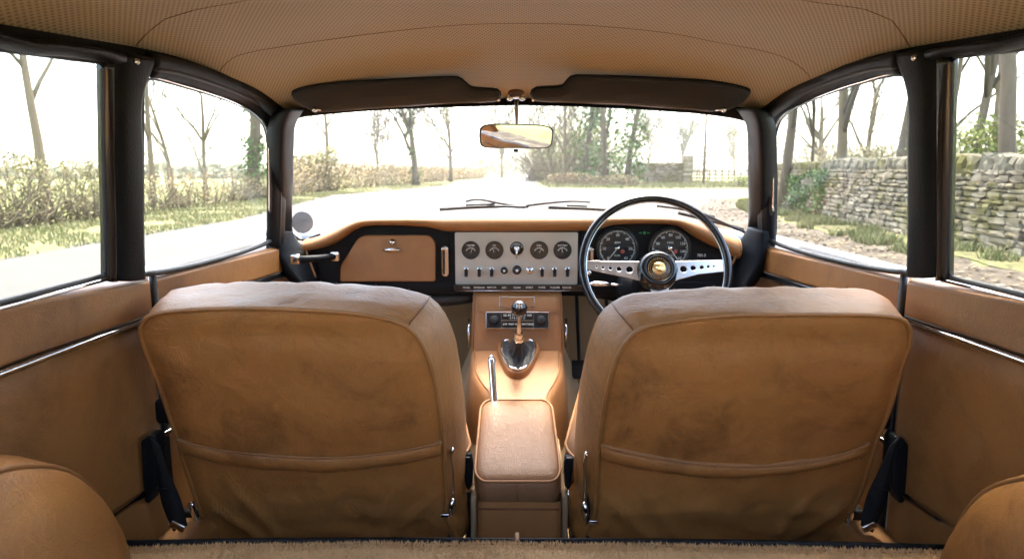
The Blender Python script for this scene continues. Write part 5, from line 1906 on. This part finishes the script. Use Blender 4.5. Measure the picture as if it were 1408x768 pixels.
grass("island_grass_blades", sp, w=0.03, hmin=0.08, hmax=0.3)


rl = random.Random(77)
lv = MB()
for _ in range(4500):
    Y = rl.uniform(4, 26); x = interp(Y, [(3, 3.6), (9, 4.2), (14, 4.9), (19, 6.0), (26, 8.2)]) + rl.gauss(0, 0.75)
    a = rl.uniform(0, math.tau); s_ = rl.uniform(0.02, 0.05); u = V((math.cos(a), math.sin(a), rl.uniform(-.3, .3))) * s_; v = V((-math.sin(a), math.cos(a), rl.uniform(-.3, .3))) * s_ * 0.6
    p = V((x, Y, 0.022)); lv.add([p - u, p - v, p + u, p + v], [(0, 1, 2, 3)])
M["litter"] = foliage_mat("leaf_litter", [(0.05, 0.032, 0.018), (0.13, 0.085, 0.045), (0.26, 0.19, 0.11), (0.08, 0.055, 0.03)])
lv.build("fallen_leaves", "litter", kind="stuff", smooth=False, fix=False)


# ---- trees
Y0 = [20]


def limb(m, p, d, L, r, seg, depth, opts, tips, rn):
    """one limb as a bent tapered tube, then its children"""
    n = 5 if depth == 0 else 4
    pts = [V(p)]; dd = V(d).normalized()
    for i in range(n):
        dd = (dd + V((rn.uniform(-1, 1), rn.uniform(-1, 1), rn.uniform(-0.6, 0.8))) * opts["bend"] * (0.5 if depth == 0 else 1)).normalized()
        pts.append(pts[-1] + dd * L / n)
    r1 = r * (0.62 if depth == 0 else 0.35)
    rr = [lerp(r, r1, i / n) for i in range(n + 1)]
    if depth == 0:
        rr[0] = r * 1.35
    m[0 if depth == 0 else 1].tube(pts, rr, seg)
    tips.append((pts, depth, rr))
    if depth >= opts["depth"]:
        return
    k = opts["kids"][depth]
    for i in range(k):
        t_ = rn.uniform(opts["from"][depth], 1.0) if i else 1.0
        j = min(n - 1, int(t_ * n)); q = pts[j].lerp(pts[j + 1], t_ * n - j if j < n else 1)
        base = (pts[j + 1] - pts[j]).normalized()
        side = V((rn.uniform(-1, 1), rn.uniform(-1, 1), rn.uniform(-0.25, 0.6))).normalized()
        spread = opts["spread"] * (0.55 if i == 0 else 1)
        nd = (base + side * spread).normalized()
        nd.z += 0.12
        limb(m, q, nd, L * rn.uniform(0.5, 0.78), max(0.004 + 0.0006 * Y0[0], lerp(r, r1, t_) * rn.uniform(0.5, 0.72)), max(3, seg - 2), depth + 1, opts, tips, rn)


def leaf_quad(m, c, s, rn):
    n = V((rn.uniform(-1, 1), rn.uniform(-1, 1), rn.uniform(-1, 1))).normalized()
    a = n.orthogonal().normalized() * s; b = n.cross(a)
    c = V(c)
    m.add([c - a, c - b * 0.6, c + a, c + b * 0.6], [(0, 1, 2, 3)])


def bare_tree(px, Y, h, r, label, seed, kids=(6, 6, 5, 4), lean=(0, 0), ivy=0, leaves=0, bark="bark", twig="twig", spread=0.85, frm=(0.35, 0.25, 0.2, 0.2), bend=0.16, name="bare_tree", trunk_frac=0.55, X=None, group=None, leafmat="fresh", tmin=0.006, cat="tree"):
    rn = random.Random(seed)
    Y0[0] = Y
    x = gx(px, Y) if X is None else X
    t_ = thing(name, label, cat, (x, Y, 0), group)
    tr, cr = MB(), MB()
    tips = []
    o = dict(bend=bend, depth=len(kids), kids=kids, spread=spread)
    o["from"] = frm
    limb((tr, cr), (x, Y, -0.1), (lean[0], lean[1], 1), h * trunk_frac, r, 9, 0, o, tips, rn)
    tr.build("trunk", bark, t_, fix=False); cr.build("crown", twig, t_, fix=False)
    if ivy:
        m = MB()
        big = [q for q in tips if q[1] <= 1]
        for _ in range(ivy):
            pts, dpt, rr = rn.choice(big) if rn.random() < 0.45 else tips[0]
            k = rn.uniform(0, len(pts) - 1.001) if dpt == 0 else rn.uniform(0, 2.5)
            j = int(k); q = pts[j].lerp(pts[j + 1], k - j); w = rr[j] + (0.55 if name == "ivy_clad_tree" else 0.10) * (1 + 1.5 * abs(noise.noise(V((q.x * 2, q.y, q.z * 1.3)))))
            if noise.noise(V((q.z * 1.1, q.x * 2, 5 + seed))) < -0.22: continue
            v = V((rn.gauss(0, 1), rn.gauss(0, 1), rn.gauss(0, 0.5))).normalized() * w * rn.uniform(0.6, 1.5)
            leaf_quad(m, q + v, rn.uniform(0.03, 0.065) * (1 + Y / 45) * (1.5 if name == "ivy_clad_tree" else 1), rn)
        m.build("ivy", "ivy", t_, smooth=False, fix=False)
    if leaves:
        m = MB()
        outer = [q for q in tips if q[1] >= len(kids) - 1]
        for _ in range(leaves):
            pts, dpt, rr = rn.choice(outer); q = rn.choice(pts)
            if noise.noise(V((q.x * 0.6, q.y * 0.6, q.z * 0.8 + seed))) < -0.12: continue
            leaf_quad(m, q + V((rn.gauss(0, .12), rn.gauss(0, .12), rn.gauss(0, .12))), rn.uniform(0.03, 0.06) * (1 + Y / 45), rn)
        m.build("leaves", leafmat, t_, smooth=False, fix=False)
    return t_


# left of the car
bare_tree(62, 17, 12, 0.12, "pale forked bare tree behind the hedge, in the left rear quarter window", 3, kids=(6, 5, 5, 4), lean=(-0.03, 0), bark="bark_pale", twig="twig_pale", trunk_frac=0.40, frm=(0.5, 0.2, 0.2, 0.2))
bare_tree(-40, 19, 11, 0.16, "bare tree with thin branches reaching in at the far left edge", 4, kids=(7, 6, 5, 4), bark="bark_pale", twig="twig_pale")
bare_tree(346, 26, 12.5, 0.24, "thick ivy-clad tree standing behind the verge in the left door window", 5, kids=(6, 5, 5, 4), ivy=2600, lean=(0.02, 0), trunk_frac=0.5, frm=(0.45, 0.25, 0.2, 0.2))
bare_tree(206, 20, 8, 0.09, "slim pale sapling just beside the left door pillar", 6, kids=(6, 5, 4), bark="bark_pale", twig="twig_pale", frm=(0.3, 0.2, 0.2))
bare_tree(238, 23, 6.5, 0.07, "low crooked sapling second from the left in the left door window", 7, kids=(6, 5, 4), bark="bark_pale", twig="twig_pale", frm=(0.25, 0.2, 0.2), spread=1.0)
bare_tree(282, 28, 7.5, 0.09, "bushy bare thorn tree in the middle of the left door window", 8, kids=(6, 5, 4), bark="bark_pale", twig="twig_pale", frm=(0.2, 0.2, 0.2), spread=1.0)
# ahead, left of the road
bare_tree(452, 44, 11, 0.14, "slender pale tree at the left end of the windscreen view, behind the hedge", 10, kids=(6, 5, 4), bark="bark_pale", twig="twig_pale", frm=(0.45, 0.2, 0.2), spread=0.6)
bare_tree(571, 52, 12, 0.26, "spreading tree with an ivied lower trunk beside the lane, left of the mirror", 12, kids=(8, 6, 5, 3), ivy=500, spread=1.1, trunk_frac=0.38, frm=(0.45, 0.2, 0.2, 0.2))
bare_tree(620, 70, 12, 0.20, "bare tree between the spreading tree and the mirror", 13, kids=(8, 6, 5), bark="bark_pale", twig="twig_pale", leaves=700)
bare_tree(520, 90, 9, 0.2, "distant dark-stemmed tree across the field, left of the spreading tree", 16, kids=(8, 6, 5))
bare_tree(690, 120, 13, 0.25, "far bare tree where the lane disappears", 17, kids=(8, 6, 5), bark="bark_pale", twig="twig_pale", leaves=500)
bare_tree(736, 95, 15, 0.25, "tall pale tree directly right of the lane's far end", 18, kids=(7, 5, 4), bark="bark_pale", twig="twig_pale", leaves=1200)
# the ivied group right of the mirror
for px, Y, h, s_, lab, iv in ((804, 57, 17, 20, "leftmost ivy-covered tree of the green group right of the mirror", 2400), (833, 54, 17, 21, "thin ivy-covered tree in the middle of the green group", 1900), (862, 52, 18, 22, "rightmost and densest ivy-covered tree of the green group, next to the stone wall", 3600)):
    bare_tree(px, Y, h, 0.22, lab, s_, kids=(7, 4, 3), ivy=iv, spread=0.6, frm=(0.12, 0.2, 0.2), leaves=1500, name="ivy_clad_tree", trunk_frac=0.85, group="ivy-covered trees by the stone wall")
bare_tree(775, 58, 13, 0.14, "thicket-like bare tree at the left edge of the green group", 23, kids=(9, 5, 4), bark="bark_pale", twig="twig_pale", frm=(0.08, 0.2, 0.2), leaves=900)
bare_tree(756, 64, 10, 0.12, "low bare tree rising from the brush by the lane", 24, kids=(9, 5, 4), bark="bark_pale", twig="twig_pale", frm=(0.08, 0.2, 0.2), leaves=700)
bare_tree(818, 66, 9, 0.12, "pale bare tree behind the ivy-covered group", 25, kids=(9, 5, 4), bark="bark_pale", twig="twig_pale", frm=(0.1, 0.2, 0.2), leaves=500)
bare_tree(890, 120, 12, 0.2, "distant bare tree above the short stone wall", 26, kids=(8, 6, 5), bark="bark_pale", twig="twig_pale")
bare_tree(938, 150, 13, 0.3, "far dark tree beyond the end pillar of the short wall", 27, kids=(8, 5, 4), leaves=900, leafmat="ivy")
bare_tree(1010, 170, 13, 0.3, "far pale tree across the fenced field at the windscreen's right end", 28, kids=(8, 5, 4), leaves=600, bark="bark_pale", twig="twig_pale")
# right of the car
bare_tree(1080, 19, 11, 0.14, "slender dark tree at the front end of the long stone wall", 30, kids=(7, 6, 5, 4), frm=(0.35, 0.2, 0.2, 0.2), spread=0.7)
bare_tree(1118, 22, 9, 0.06, "very thin young tree between the slender and the thick tree", 31, kids=(8, 6, 5), spread=0.6)
bare_tree(1157, 16, 13, 0.135, "thick forked grey tree behind the middle of the long stone wall", 32, kids=(6, 6, 5, 4), bark="bark_pale", frm=(0.45, 0.2, 0.2, 0.2), spread=0.8, trunk_frac=0.32)
bare_tree(1192, 34, 9, 0.14, "low round bare tree far behind the long wall", 33, kids=(7, 5, 4), bark="bark_pale", twig="twig_pale", spread=1.0)
bare_tree(1231, 15, 12, 0.13, "dark leaning tree just in front of the right door pillar", 34, kids=(7, 6, 5, 4), lean=(0.08, 0), frm=(0.4, 0.2, 0.2, 0.2), spread=0.7)
bare_tree(1332, 12.5, 12, 0.085, "slim leaning tree in the right rear quarter window", 35, kids=(8, 5, 5, 4), lean=(0.06, 0.0), frm=(0.3, 0.2, 0.2, 0.2), leaves=900)
bare_tree(1397, 10.5, 12, 0.125, "thick dark trunk at the right edge of the rear quarter window", 36, kids=(6, 5, 5, 4), lean=(-0.05, 0.0), frm=(0.5, 0.2, 0.2, 0.2))
bare_tree(1290, 24, 12, 0.11, "tree partly hidden behind the right door pillar", 37, kids=(8, 6, 5))
bare_tree(1365, 20, 10, 0.12, "bare tree in the background of the right quarter window", 38, kids=(7, 5, 4), bark="bark_pale", twig="twig_pale", leaves=800)
bare_tree(1130, 48, 10, 0.2, "distant tree line member seen between the trunks over the long wall", 39, kids=(7, 5, 4), bark="bark_pale", twig="twig_pale")


# ---- brush, hedges, shrubs
def brush(name, label, cat, path, h, w, n_tw, n_lf, lf_mat, tw_mat="twig_pale", lf=(0.03, 0.06), seed=1, group=None, arch=0.5, bell=True):
    rn = random.Random(seed)
    P_ = resample([V((x, y, 0)) for x, y in path], 120)
    c = sum(P_, V()) / len(P_)
    t_ = thing(name, label, cat, (c.x, c.y, 0), group)
    m = MB()
    for _ in range(n_tw):
        q = rn.choice(P_) + V((rn.gauss(0, w * 0.4), rn.gauss(0, w * 0.4), 0))
        d = V((rn.uniform(-1, 1), rn.uniform(-1, 1), rn.uniform(0.6, 1.8))).normalized()
        L = h * rn.uniform(0.5, 1.15); pts = [q]
        for k in range(4):
            d = (d + V((rn.uniform(-1, 1), rn.uniform(-1, 1), rn.uniform(-1, 0.5))) * arch * 0.6).normalized()
            pts.append(pts[-1] + d * L / 4)
        r = rn.uniform(0.006, 0.018) * (1 + P_[0].y / 60)
        m.tube(pts, [r, r * .9, r * .7, r * .5, r * .25], 3)
    m.build("branches", tw_mat, t_, fix=False)
    m = MB()
    for _ in range(n_lf):
        q = rn.choice(P_)
        zz = rn.random() ** 0.8 * h * (0.85 + 0.28 * noise.noise(V((q.x * 0.5, q.y * 0.5, seed))))
        ww = w * (0.5 if not bell else 0.55 * math.sqrt(max(0.05, 1 - (zz / (h * 1.15)) ** 2)))
        q = q + V((rn.gauss(0, ww), rn.gauss(0, ww), zz))
        if noise.noise(V((q.x * 1.7, q.y * 1.7, q.z * 2.2 + seed))) < -0.18: continue
        leaf_quad(m, q, rn.uniform(*lf), rn)
    m.build("foliage", lf_mat, t_, smooth=False, fix=False)
    return t_


brush("hedge", "tangled pale hedge beside the road in the left rear quarter window", "hedge", [(-9.0, 5), (-9.3, 11), (-9.4, 16.5)], 1.45, 0.6, 900, 11000, "hedge", lf=(0.018, 0.045), seed=41)
brush("hedge", "thin low hedge of bare stems in the left door window", "hedge", [(-9.5, 17.5), (-9.8, 24), (-9.9, 32)], 1.1, 0.6, 520, 5000, "dead", lf=(0.02, 0.05), seed=42)
brush("hedge", "long clipped brown hedge running beside the lane ahead on the left", "hedge", [(-10.6, 33), (-10.2, 45), (-9.0, 62), (-7.0, 90), (-5.5, 110)], 1.75, 0.9, 900, 20000, "dead", lf=(0.05, 0.11), seed=43, bell=False)
brush("bush", "yellowish leafy bush at the left end of the lane hedge", "bush", [(-11.2, 35), (-9.8, 37)], 2.5, 1.0, 150, 3800, "hedge", lf=(0.05, 0.09), seed=44)
brush("bush", "brown brush at the foot of the ivy-covered trees, left half", "bush", [(2.6, 52), (5.4, 51)], 1.0, 0.8, 180, 1100, "dead", lf=(0.04, 0.09), seed=45)
brush("bush", "brown brush at the foot of the ivy-covered trees, right half", "bush", [(5.6, 50), (8.4, 48.5)], 0.9, 0.7, 160, 900, "dead", lf=(0.04, 0.09), seed=46)
brush("bush", "bright green-yellow bush behind the brush, right of the lane", "bush", [(4.2, 63), (8, 60)], 6.0, 1.6, 320, 6500, "fresh", lf=(0.06, 0.12), seed=47)
brush("bush", "pale budding thicket between the mirror and the green group", "bush", [(1.9, 78), (4.2, 70)], 6.5, 1.5, 420, 4500, "fresh", lf=(0.07, 0.13), seed=48)
brush("bush", "green evergreen shrub over the wall in the right rear quarter window", "bush", [(8.0, 11.6), (8.6, 12.9)], 2.35, 0.8, 90, 5200, "fresh", lf=(0.025, 0.05), seed=49)
brush("bush", "low leafy shrub behind the middle of the long stone wall", "bush", [(9.2, 17), (10.5, 22)], 1.75, 1.0, 200, 3500, "hedge", lf=(0.03, 0.06), seed=50)
brush("bush", "tangle of bare undergrowth behind the rear stretch of the long stone wall", "undergrowth", [(8.2, 5), (8.6, 9), (9.2, 14)], 2.2, 1.0, 500, 2500, "hedge", tw_mat="twig", lf=(0.02, 0.045), seed=54)
brush("bush", "tangle of bare undergrowth behind the front stretch of the long stone wall", "undergrowth", [(10, 18), (11.5, 25), (13, 31)], 2.3, 1.2, 500, 2000, "dead", lf=(0.03, 0.06), seed=55)
brush("bush", "ivy mat hanging over the front stretch of the long stone wall", "ivy", [(6.80, 15.2), (7.25, 18.2)], 1.2, 0.20, 30, 4500, "ivy", lf=(0.03, 0.05), seed=52, bell=False)
brush("bush", "low weeds growing by the end pillar of the short stone wall", "weeds", [(14.5, 46), (16.5, 44)], 0.9, 0.8, 60, 1500, "fresh", lf=(0.05, 0.09), seed=53)


def far_mass(name, pts, h, w, n, mat, seed):
    rn = random.Random(seed); P_ = resample([V((x, y, 0)) for x, y in pts], 200)
    m = MB()
    for _ in range(n):
        q = rn.choice(P_)
        hh = h * (0.55 + 0.55 * abs(noise.noise(V((q.x * 0.035, q.y * 0.035, seed)))) + 0.25 * noise.noise(V((q.x * 0.15, q.y * 0.15, seed))))
        q = q + V((rn.gauss(0, w), rn.gauss(0, w), rn.random() * hh))
        leaf_quad(m, q, rn.uniform(0.5, 1.1), rn)
    return m.build(name, mat, kind="stuff", smooth=False, fix=False)


far_mass("distant_wood", [(-260, 150), (-150, 220), (-60, 270), (-8, 300)], 13, 5, 6000, "far_wood", 61)
far_mass("distant_wood", [(20, 300), (80, 240), (140, 170), (220, 90)], 15, 5, 8000, "far_wood", 62)
far_mass("field_hedgerow", [(-90, 75), (-50, 95), (-24, 130), (-14, 170)], 2.2, 1.0, 2600, "far_wood", 63)
far_mass("distant_wood", [(-9, 200), (0, 300), (14, 320)], 9, 3, 1800, "far_wood", 64)
far_mass("background_wood", [(60, 90), (66, 50), (64, 5)], 6, 2.5, 2500, "far_wood", 65)


# ---- drystone walls
def stone_wall(label, path, h, thick, seed, course=(0.05, 0.12), length=(0.10, 0.38), name="stone_wall", fine=True, mossy=True):
    rn = random.Random(seed)
    pth = [V((x, y, 0)) for x, y in path]
    seglen = sum((b - a).length for a, b in zip(pth, pth[1:]))
    c = resample(pth, 3)[1]
    t_ = thing(name, label, "stone wall", (c.x, c.y, 0), None)
    ND = 400
    Q = resample(smooth_pts(pth, 60), ND)

    def at(s):
        k = max(0, min(ND - 1.001, s / seglen * (ND - 1))); j = int(k)
        p = Q[j].lerp(Q[j + 1], k - j); d = (Q[j + 1] - Q[j]).normalized()
        return p, d
    m = MB(); cp = MB()

    def stone(mb, s, z, L, H, D, off, tilt=0.0):
        p, d = at(s)
        nx = V((d.y, -d.x, 0))
        vs = []
        for a in (-1, 0, 1):
            for b in (-1, 0, 1):
                for e in (-1, 0, 1):
                    k = 1.0 - 0.075 * (abs(a) + abs(b) + abs(e) - 1) * (1 if (abs(a) + abs(b) + abs(e)) > 1 else 0)
                    loc = V((a * L / 2 * k, e * D / 2 * k, b * H / 2 * k)) 
                    loc += V((rn.uniform(-1, 1) * L, rn.uniform(-1, 1) * D, rn.uniform(-1, 1) * H)) * 0.085
                    if tilt:
                        ca, sa = math.cos(tilt), math.sin(tilt)
                        loc = V((loc.x * ca - loc.z * sa, loc.y, loc.x * sa + loc.z * ca))
                    vs.append(p + d * loc.x + nx * (loc.y + off) + V((0, 0, z + loc.z)))
        def I(a, b, e): return (a + 1) * 9 + (b + 1) * 3 + (e + 1)
        fs = []
        for s1 in (-1, 0):
            for s2 in (-1, 0):
                fs.append((I(-1, s1, s2), I(-1, s1, s2 + 1), I(-1, s1 + 1, s2 + 1), I(-1, s1 + 1, s2)))
                fs.append((I(1, s1, s2), I(1, s1 + 1, s2), I(1, s1 + 1, s2 + 1), I(1, s1, s2 + 1)))
                fs.append((I(s1, -1, s2), I(s1 + 1, -1, s2), I(s1 + 1, -1, s2 + 1), I(s1, -1, s2 + 1)))
                fs.append((I(s1, 1, s2), I(s1, 1, s2 + 1), I(s1 + 1, 1, s2 + 1), I(s1 + 1, 1, s2)))
                fs.append((I(s1, s2, -1), I(s1, s2 + 1, -1), I(s1 + 1, s2 + 1, -1), I(s1 + 1, s2, -1)))
                fs.append((I(s1, s2, 1), I(s1 + 1, s2, 1), I(s1 + 1, s2 + 1, 1), I(s1, s2 + 1, 1)))
        mb.add(vs, fs)
    z = 0.0
    hb = h - 0.20
    while z < hb:
        H = rn.uniform(*course) * (1.3 if z < 0.2 else 1)
        s = -rn.uniform(0, 0.2)
        bat = (1 - z / h) * 0.10
        while s < seglen:
            L = rn.uniform(*length)
            wob = 0.05 * noise.noise(V((s * 0.5, 0, seed)))
            for side in (-1, 1):
                stone(m, s + L / 2, z + H / 2 + wob * z, L * 0.97, H * rn.uniform(0.72, 1.03), thick * 0.45, side * (thick * 0.27 + bat) + rn.uniform(-0.028, 0.028), rn.uniform(-0.07, 0.07))
            s += L
        z += H * 0.97
    s = 0
    while s < seglen:
        L = rn.uniform(0.08, 0.17) * (1 if fine else 2)
        wob = 0.05 * noise.noise(V((s * 0.5, 0, seed)))
        stone(cp, s + L / 2, hb + 0.11 + wob * h, L * 0.95, rn.uniform(0.18, 0.30), thick * 0.95, rn.uniform(-0.02, 0.02), rn.uniform(0.05, 0.35))
        s += L
    m.build("courses", "stone", t_, smooth=False, fix=False, bevel=0); cp.build("coping", "stone_top", t_, smooth=False, fix=False)
    fill = MB(); pts = Q[::8] + [Q[-1]]
    rows = []
    for j, p in enumerate(pts):
        d = (pts[min(j + 1, len(pts) - 1)] - pts[max(j - 1, 0)]).normalized(); nx = V((d.y, -d.x, 0)) * thick * 0.22
        rows.append([p - nx, p - nx + V((0, 0, hb)), p + nx + V((0, 0, hb)), p + nx])
    fill.grid(rows, closed_u=True, cap=True).build("core", "stone_core", t_, smooth=False)
    return t_


def stone_mat(name, cols, moss):
    t = NT(name)
    geo = t.n("ShaderNodeNewGeometry")
    c = t.ramp(geo.outputs["Random Per Island"], [(i / (len(cols) - 1), c) for i, c in enumerate(cols)])
    nz = t.noise(7, 8, 0.7)
    c = t.mix(t.ramp(nz, [(0.35, (0.55,) * 3), (0.65, (0, 0, 0))]), c, (0.09, 0.072, 0.05))
    mo = t.ramp(t.noise(1.1, 6, 0.65), [(0.47, (0, 0, 0)), (0.58, (moss,) * 3)])
    c = t.mix(mo, c, (0.13, 0.11, 0.025))
    return t.out(c, 0.92, t.bump(t.noise(30, 8, 0.7), 0.8, 0.02), Specular_IOR_Level=0.2)


M["stone"] = stone_mat("drystone", [(0.15, 0.115, 0.075), (0.33, 0.265, 0.18), (0.21, 0.165, 0.11), (0.42, 0.35, 0.25), (0.17, 0.13, 0.085)], 0.75)
M["stone_top"] = stone_mat("coping_stone", [(0.17, 0.145, 0.095), (0.28, 0.235, 0.16), (0.13, 0.11, 0.075)], 0.9)
M["stone_core"] = NT("wall_core").out((0.05, 0.042, 0.032), 1.0)
stone_wall("long mossy drystone wall running beside the gravel on the right of the car", [(6.35, 3.5), (6.45, 9), (6.75, 13), (7.5, 18), (8.6, 22.5), (9.6, 25.5)], 1.22, 0.42, 71)
sw_ = stone_wall("short drystone wall ahead, ending in a taller pillar beside the field entrance", [(gx(870, 60), 60), (gx(905, 59), 59), (gx(944, 58), 58)], 1.75, 0.55, 72, course=(0.12, 0.24), length=(0.25, 0.6), fine=False)
pl = MB(); pc = V((gx(943, 58) + 0.1, 57.9, 0))
for k in range(13):
    pl.box(pc + V((0, 0, 0.09 + 0.18 * k)), (0.80 - 0.03 * (k % 2), 0.75, 0.175), Matrix.Rotation(0.06 * (k % 3 - 1), 3, "Z"))
pl.build("end_pillar", "stone", sw_, bevel=0.02, smooth=False)


# ---- pole and field fence
pole = thing("telegraph_pole", "thin wooden telegraph pole standing in the field on the right of the windscreen view", "pole", (gx(968, 52), 52, 0))
m = MB(); m.tube([(gx(968, 52), 52, -0.2), (gx(968, 52), 52, 5.3)], [0.11, 0.08], 10); m.build("post", "bark", pole)
m = MB(); m.box((gx(968, 52), 52, 5.1), (0.30, 0.09, 0.06)); m.build("crossarm", "bark", pole, bevel=0.01)
f_ = thing("field_fence", "dark post and rail fence along the far field behind the telegraph pole", "fence", (gx(995, 72), 72, 0))
fx0, fx1 = gx(950, 72), gx(1045, 72)
for k in range(12):
    x = lerp(fx0, fx1, k / 11); m = MB(); m.box((x, 72, 0.62), (0.12, 0.12, 1.3)); m.build("fence_post", "bark", f_, bevel=0.01)
for z in (0.35, 0.7, 1.08):
    m = MB(); m.box(((fx0 + fx1) / 2, 71.92, z), (fx1 - fx0, 0.04, 0.11)); m.build("rail", "bark", f_)
f2 = thing("field_gate", "pale wooden gate standing in the gap right of the end pillar", "gate", (gx(960, 60), 60, 0))

# leftmost field boundary: wire fence posts seen in the left door window
f3 = thing("wire_fence", "post and wire fence behind the verge in the left door window", "fence", (-10.8, 24, 0))
for k in range(7):
    m = MB(); y = 17 + k * 2.6; m.tube([(-10.8 - 0.02 * y, y, -0.1), (-10.8 - 0.02 * y, y, 1.15)], 0.05, 7); m.build("fence_post", "bark", f3)
for z in (0.4, 0.75, 1.08):
    m = MB(); m.tube([(-10.8 - 0.02 * 17, 17, z), (-10.8 - 0.02 * 32.6, 32.6, z)], 0.006, 4); m.build("wire", "dark_metal", f3)
gt_ = MB()
for z in (0.25, 0.5, 0.75, 1.0, 1.2):
    gt_.box((gx(962, 60), 60, z), (1.4, 0.03, 0.08))
gt_.build("gate_bars", "bark_pale", f2)
gt_ = MB(); gt_.box((gx(962, 60), 59.95, 0.72), (0.09, 0.03, 1.1)); gt_.box((gx(962, 60) - 0.68, 59.95, 0.72), (0.09, 0.03, 1.1)); gt_.box((gx(962, 60) + 0.68, 59.95, 0.72), (0.09, 0.03, 1.1)); gt_.build("gate_stiles", "bark_pale", f2)

# ================================================================== LIGHT
SUN_EL, SUN_AZ = rad(69), rad(9)      # azimuth clockwise from straight ahead (+Y)
sd = V((math.sin(SUN_AZ) * math.cos(SUN_EL), math.cos(SUN_AZ) * math.cos(SUN_EL), math.sin(SUN_EL)))
ld = bpy.data.lights.new("sun", "SUN")
ld.energy = 0.75; ld.angle = rad(10); ld.color = (1.0, 0.94, 0.84)
lo = bpy.data.objects.new("sun", ld); COL.objects.link(lo)
lo.rotation_euler = (-sd).to_track_quat("-Z", "Y").to_euler()
lo.location = (0, 0, 30)
w = bpy.data.worlds.new("World"); SC.world = w
w.use_nodes = True
nt = w.node_tree
bg = nt.nodes["Background"]
sky = nt.nodes.new("ShaderNodeTexSky")
sky.sky_type = "NISHITA"; sky.sun_disc = False; sky.sun_elevation = SUN_EL; sky.sun_rotation = SUN_AZ
sky.air_density = 1.0; sky.dust_density = 5.0; sky.ozone_density = 0.6; sky.altitude = 50
nt.links.new(sky.outputs[0], bg.inputs[0])
bg.inputs[1].default_value = 0.15
SC.view_settings.view_transform = "Standard"; SC.view_settings.look = "None"; SC.view_settings.gamma = 1
SC.view_settings.exposure = 3.55
SC.view_settings.use_curve_mapping = False
SC.render.engine = "CYCLES"
cy = SC.cycles
cy.use_denoising = True
cy.max_bounces = 10; cy.diffuse_bounces = 5; cy.glossy_bounces = 4; cy.transparent_max_bounces = 16; cy.transmission_bounces = 4
cy.sample_clamp_indirect = 6.0
cy.caustics_reflective = False; cy.caustics_refractive = False
cy.use_adaptive_sampling = False

hz = MB(); hz.box((0, 600, 10.0), (1900, 1900, 22.0))
hzm = bpy.data.materials.new("haze_air"); hzm.use_nodes = True
hn = hzm.node_tree; hn.nodes.clear()
ho = hn.nodes.new("ShaderNodeOutputMaterial"); pv = hn.nodes.new("ShaderNodeVolumePrincipled")
pv.inputs["Color"].default_value = (0.98, 0.95, 0.90, 1); pv.inputs["Density"].default_value = 0.0007; pv.inputs["Anisotropy"].default_value = 0.3
hn.links.new(pv.outputs[0], ho.inputs["Volume"])
hz.build("haze", hzm, kind="stuff", smooth=False)
cy.volume_bounces = 1
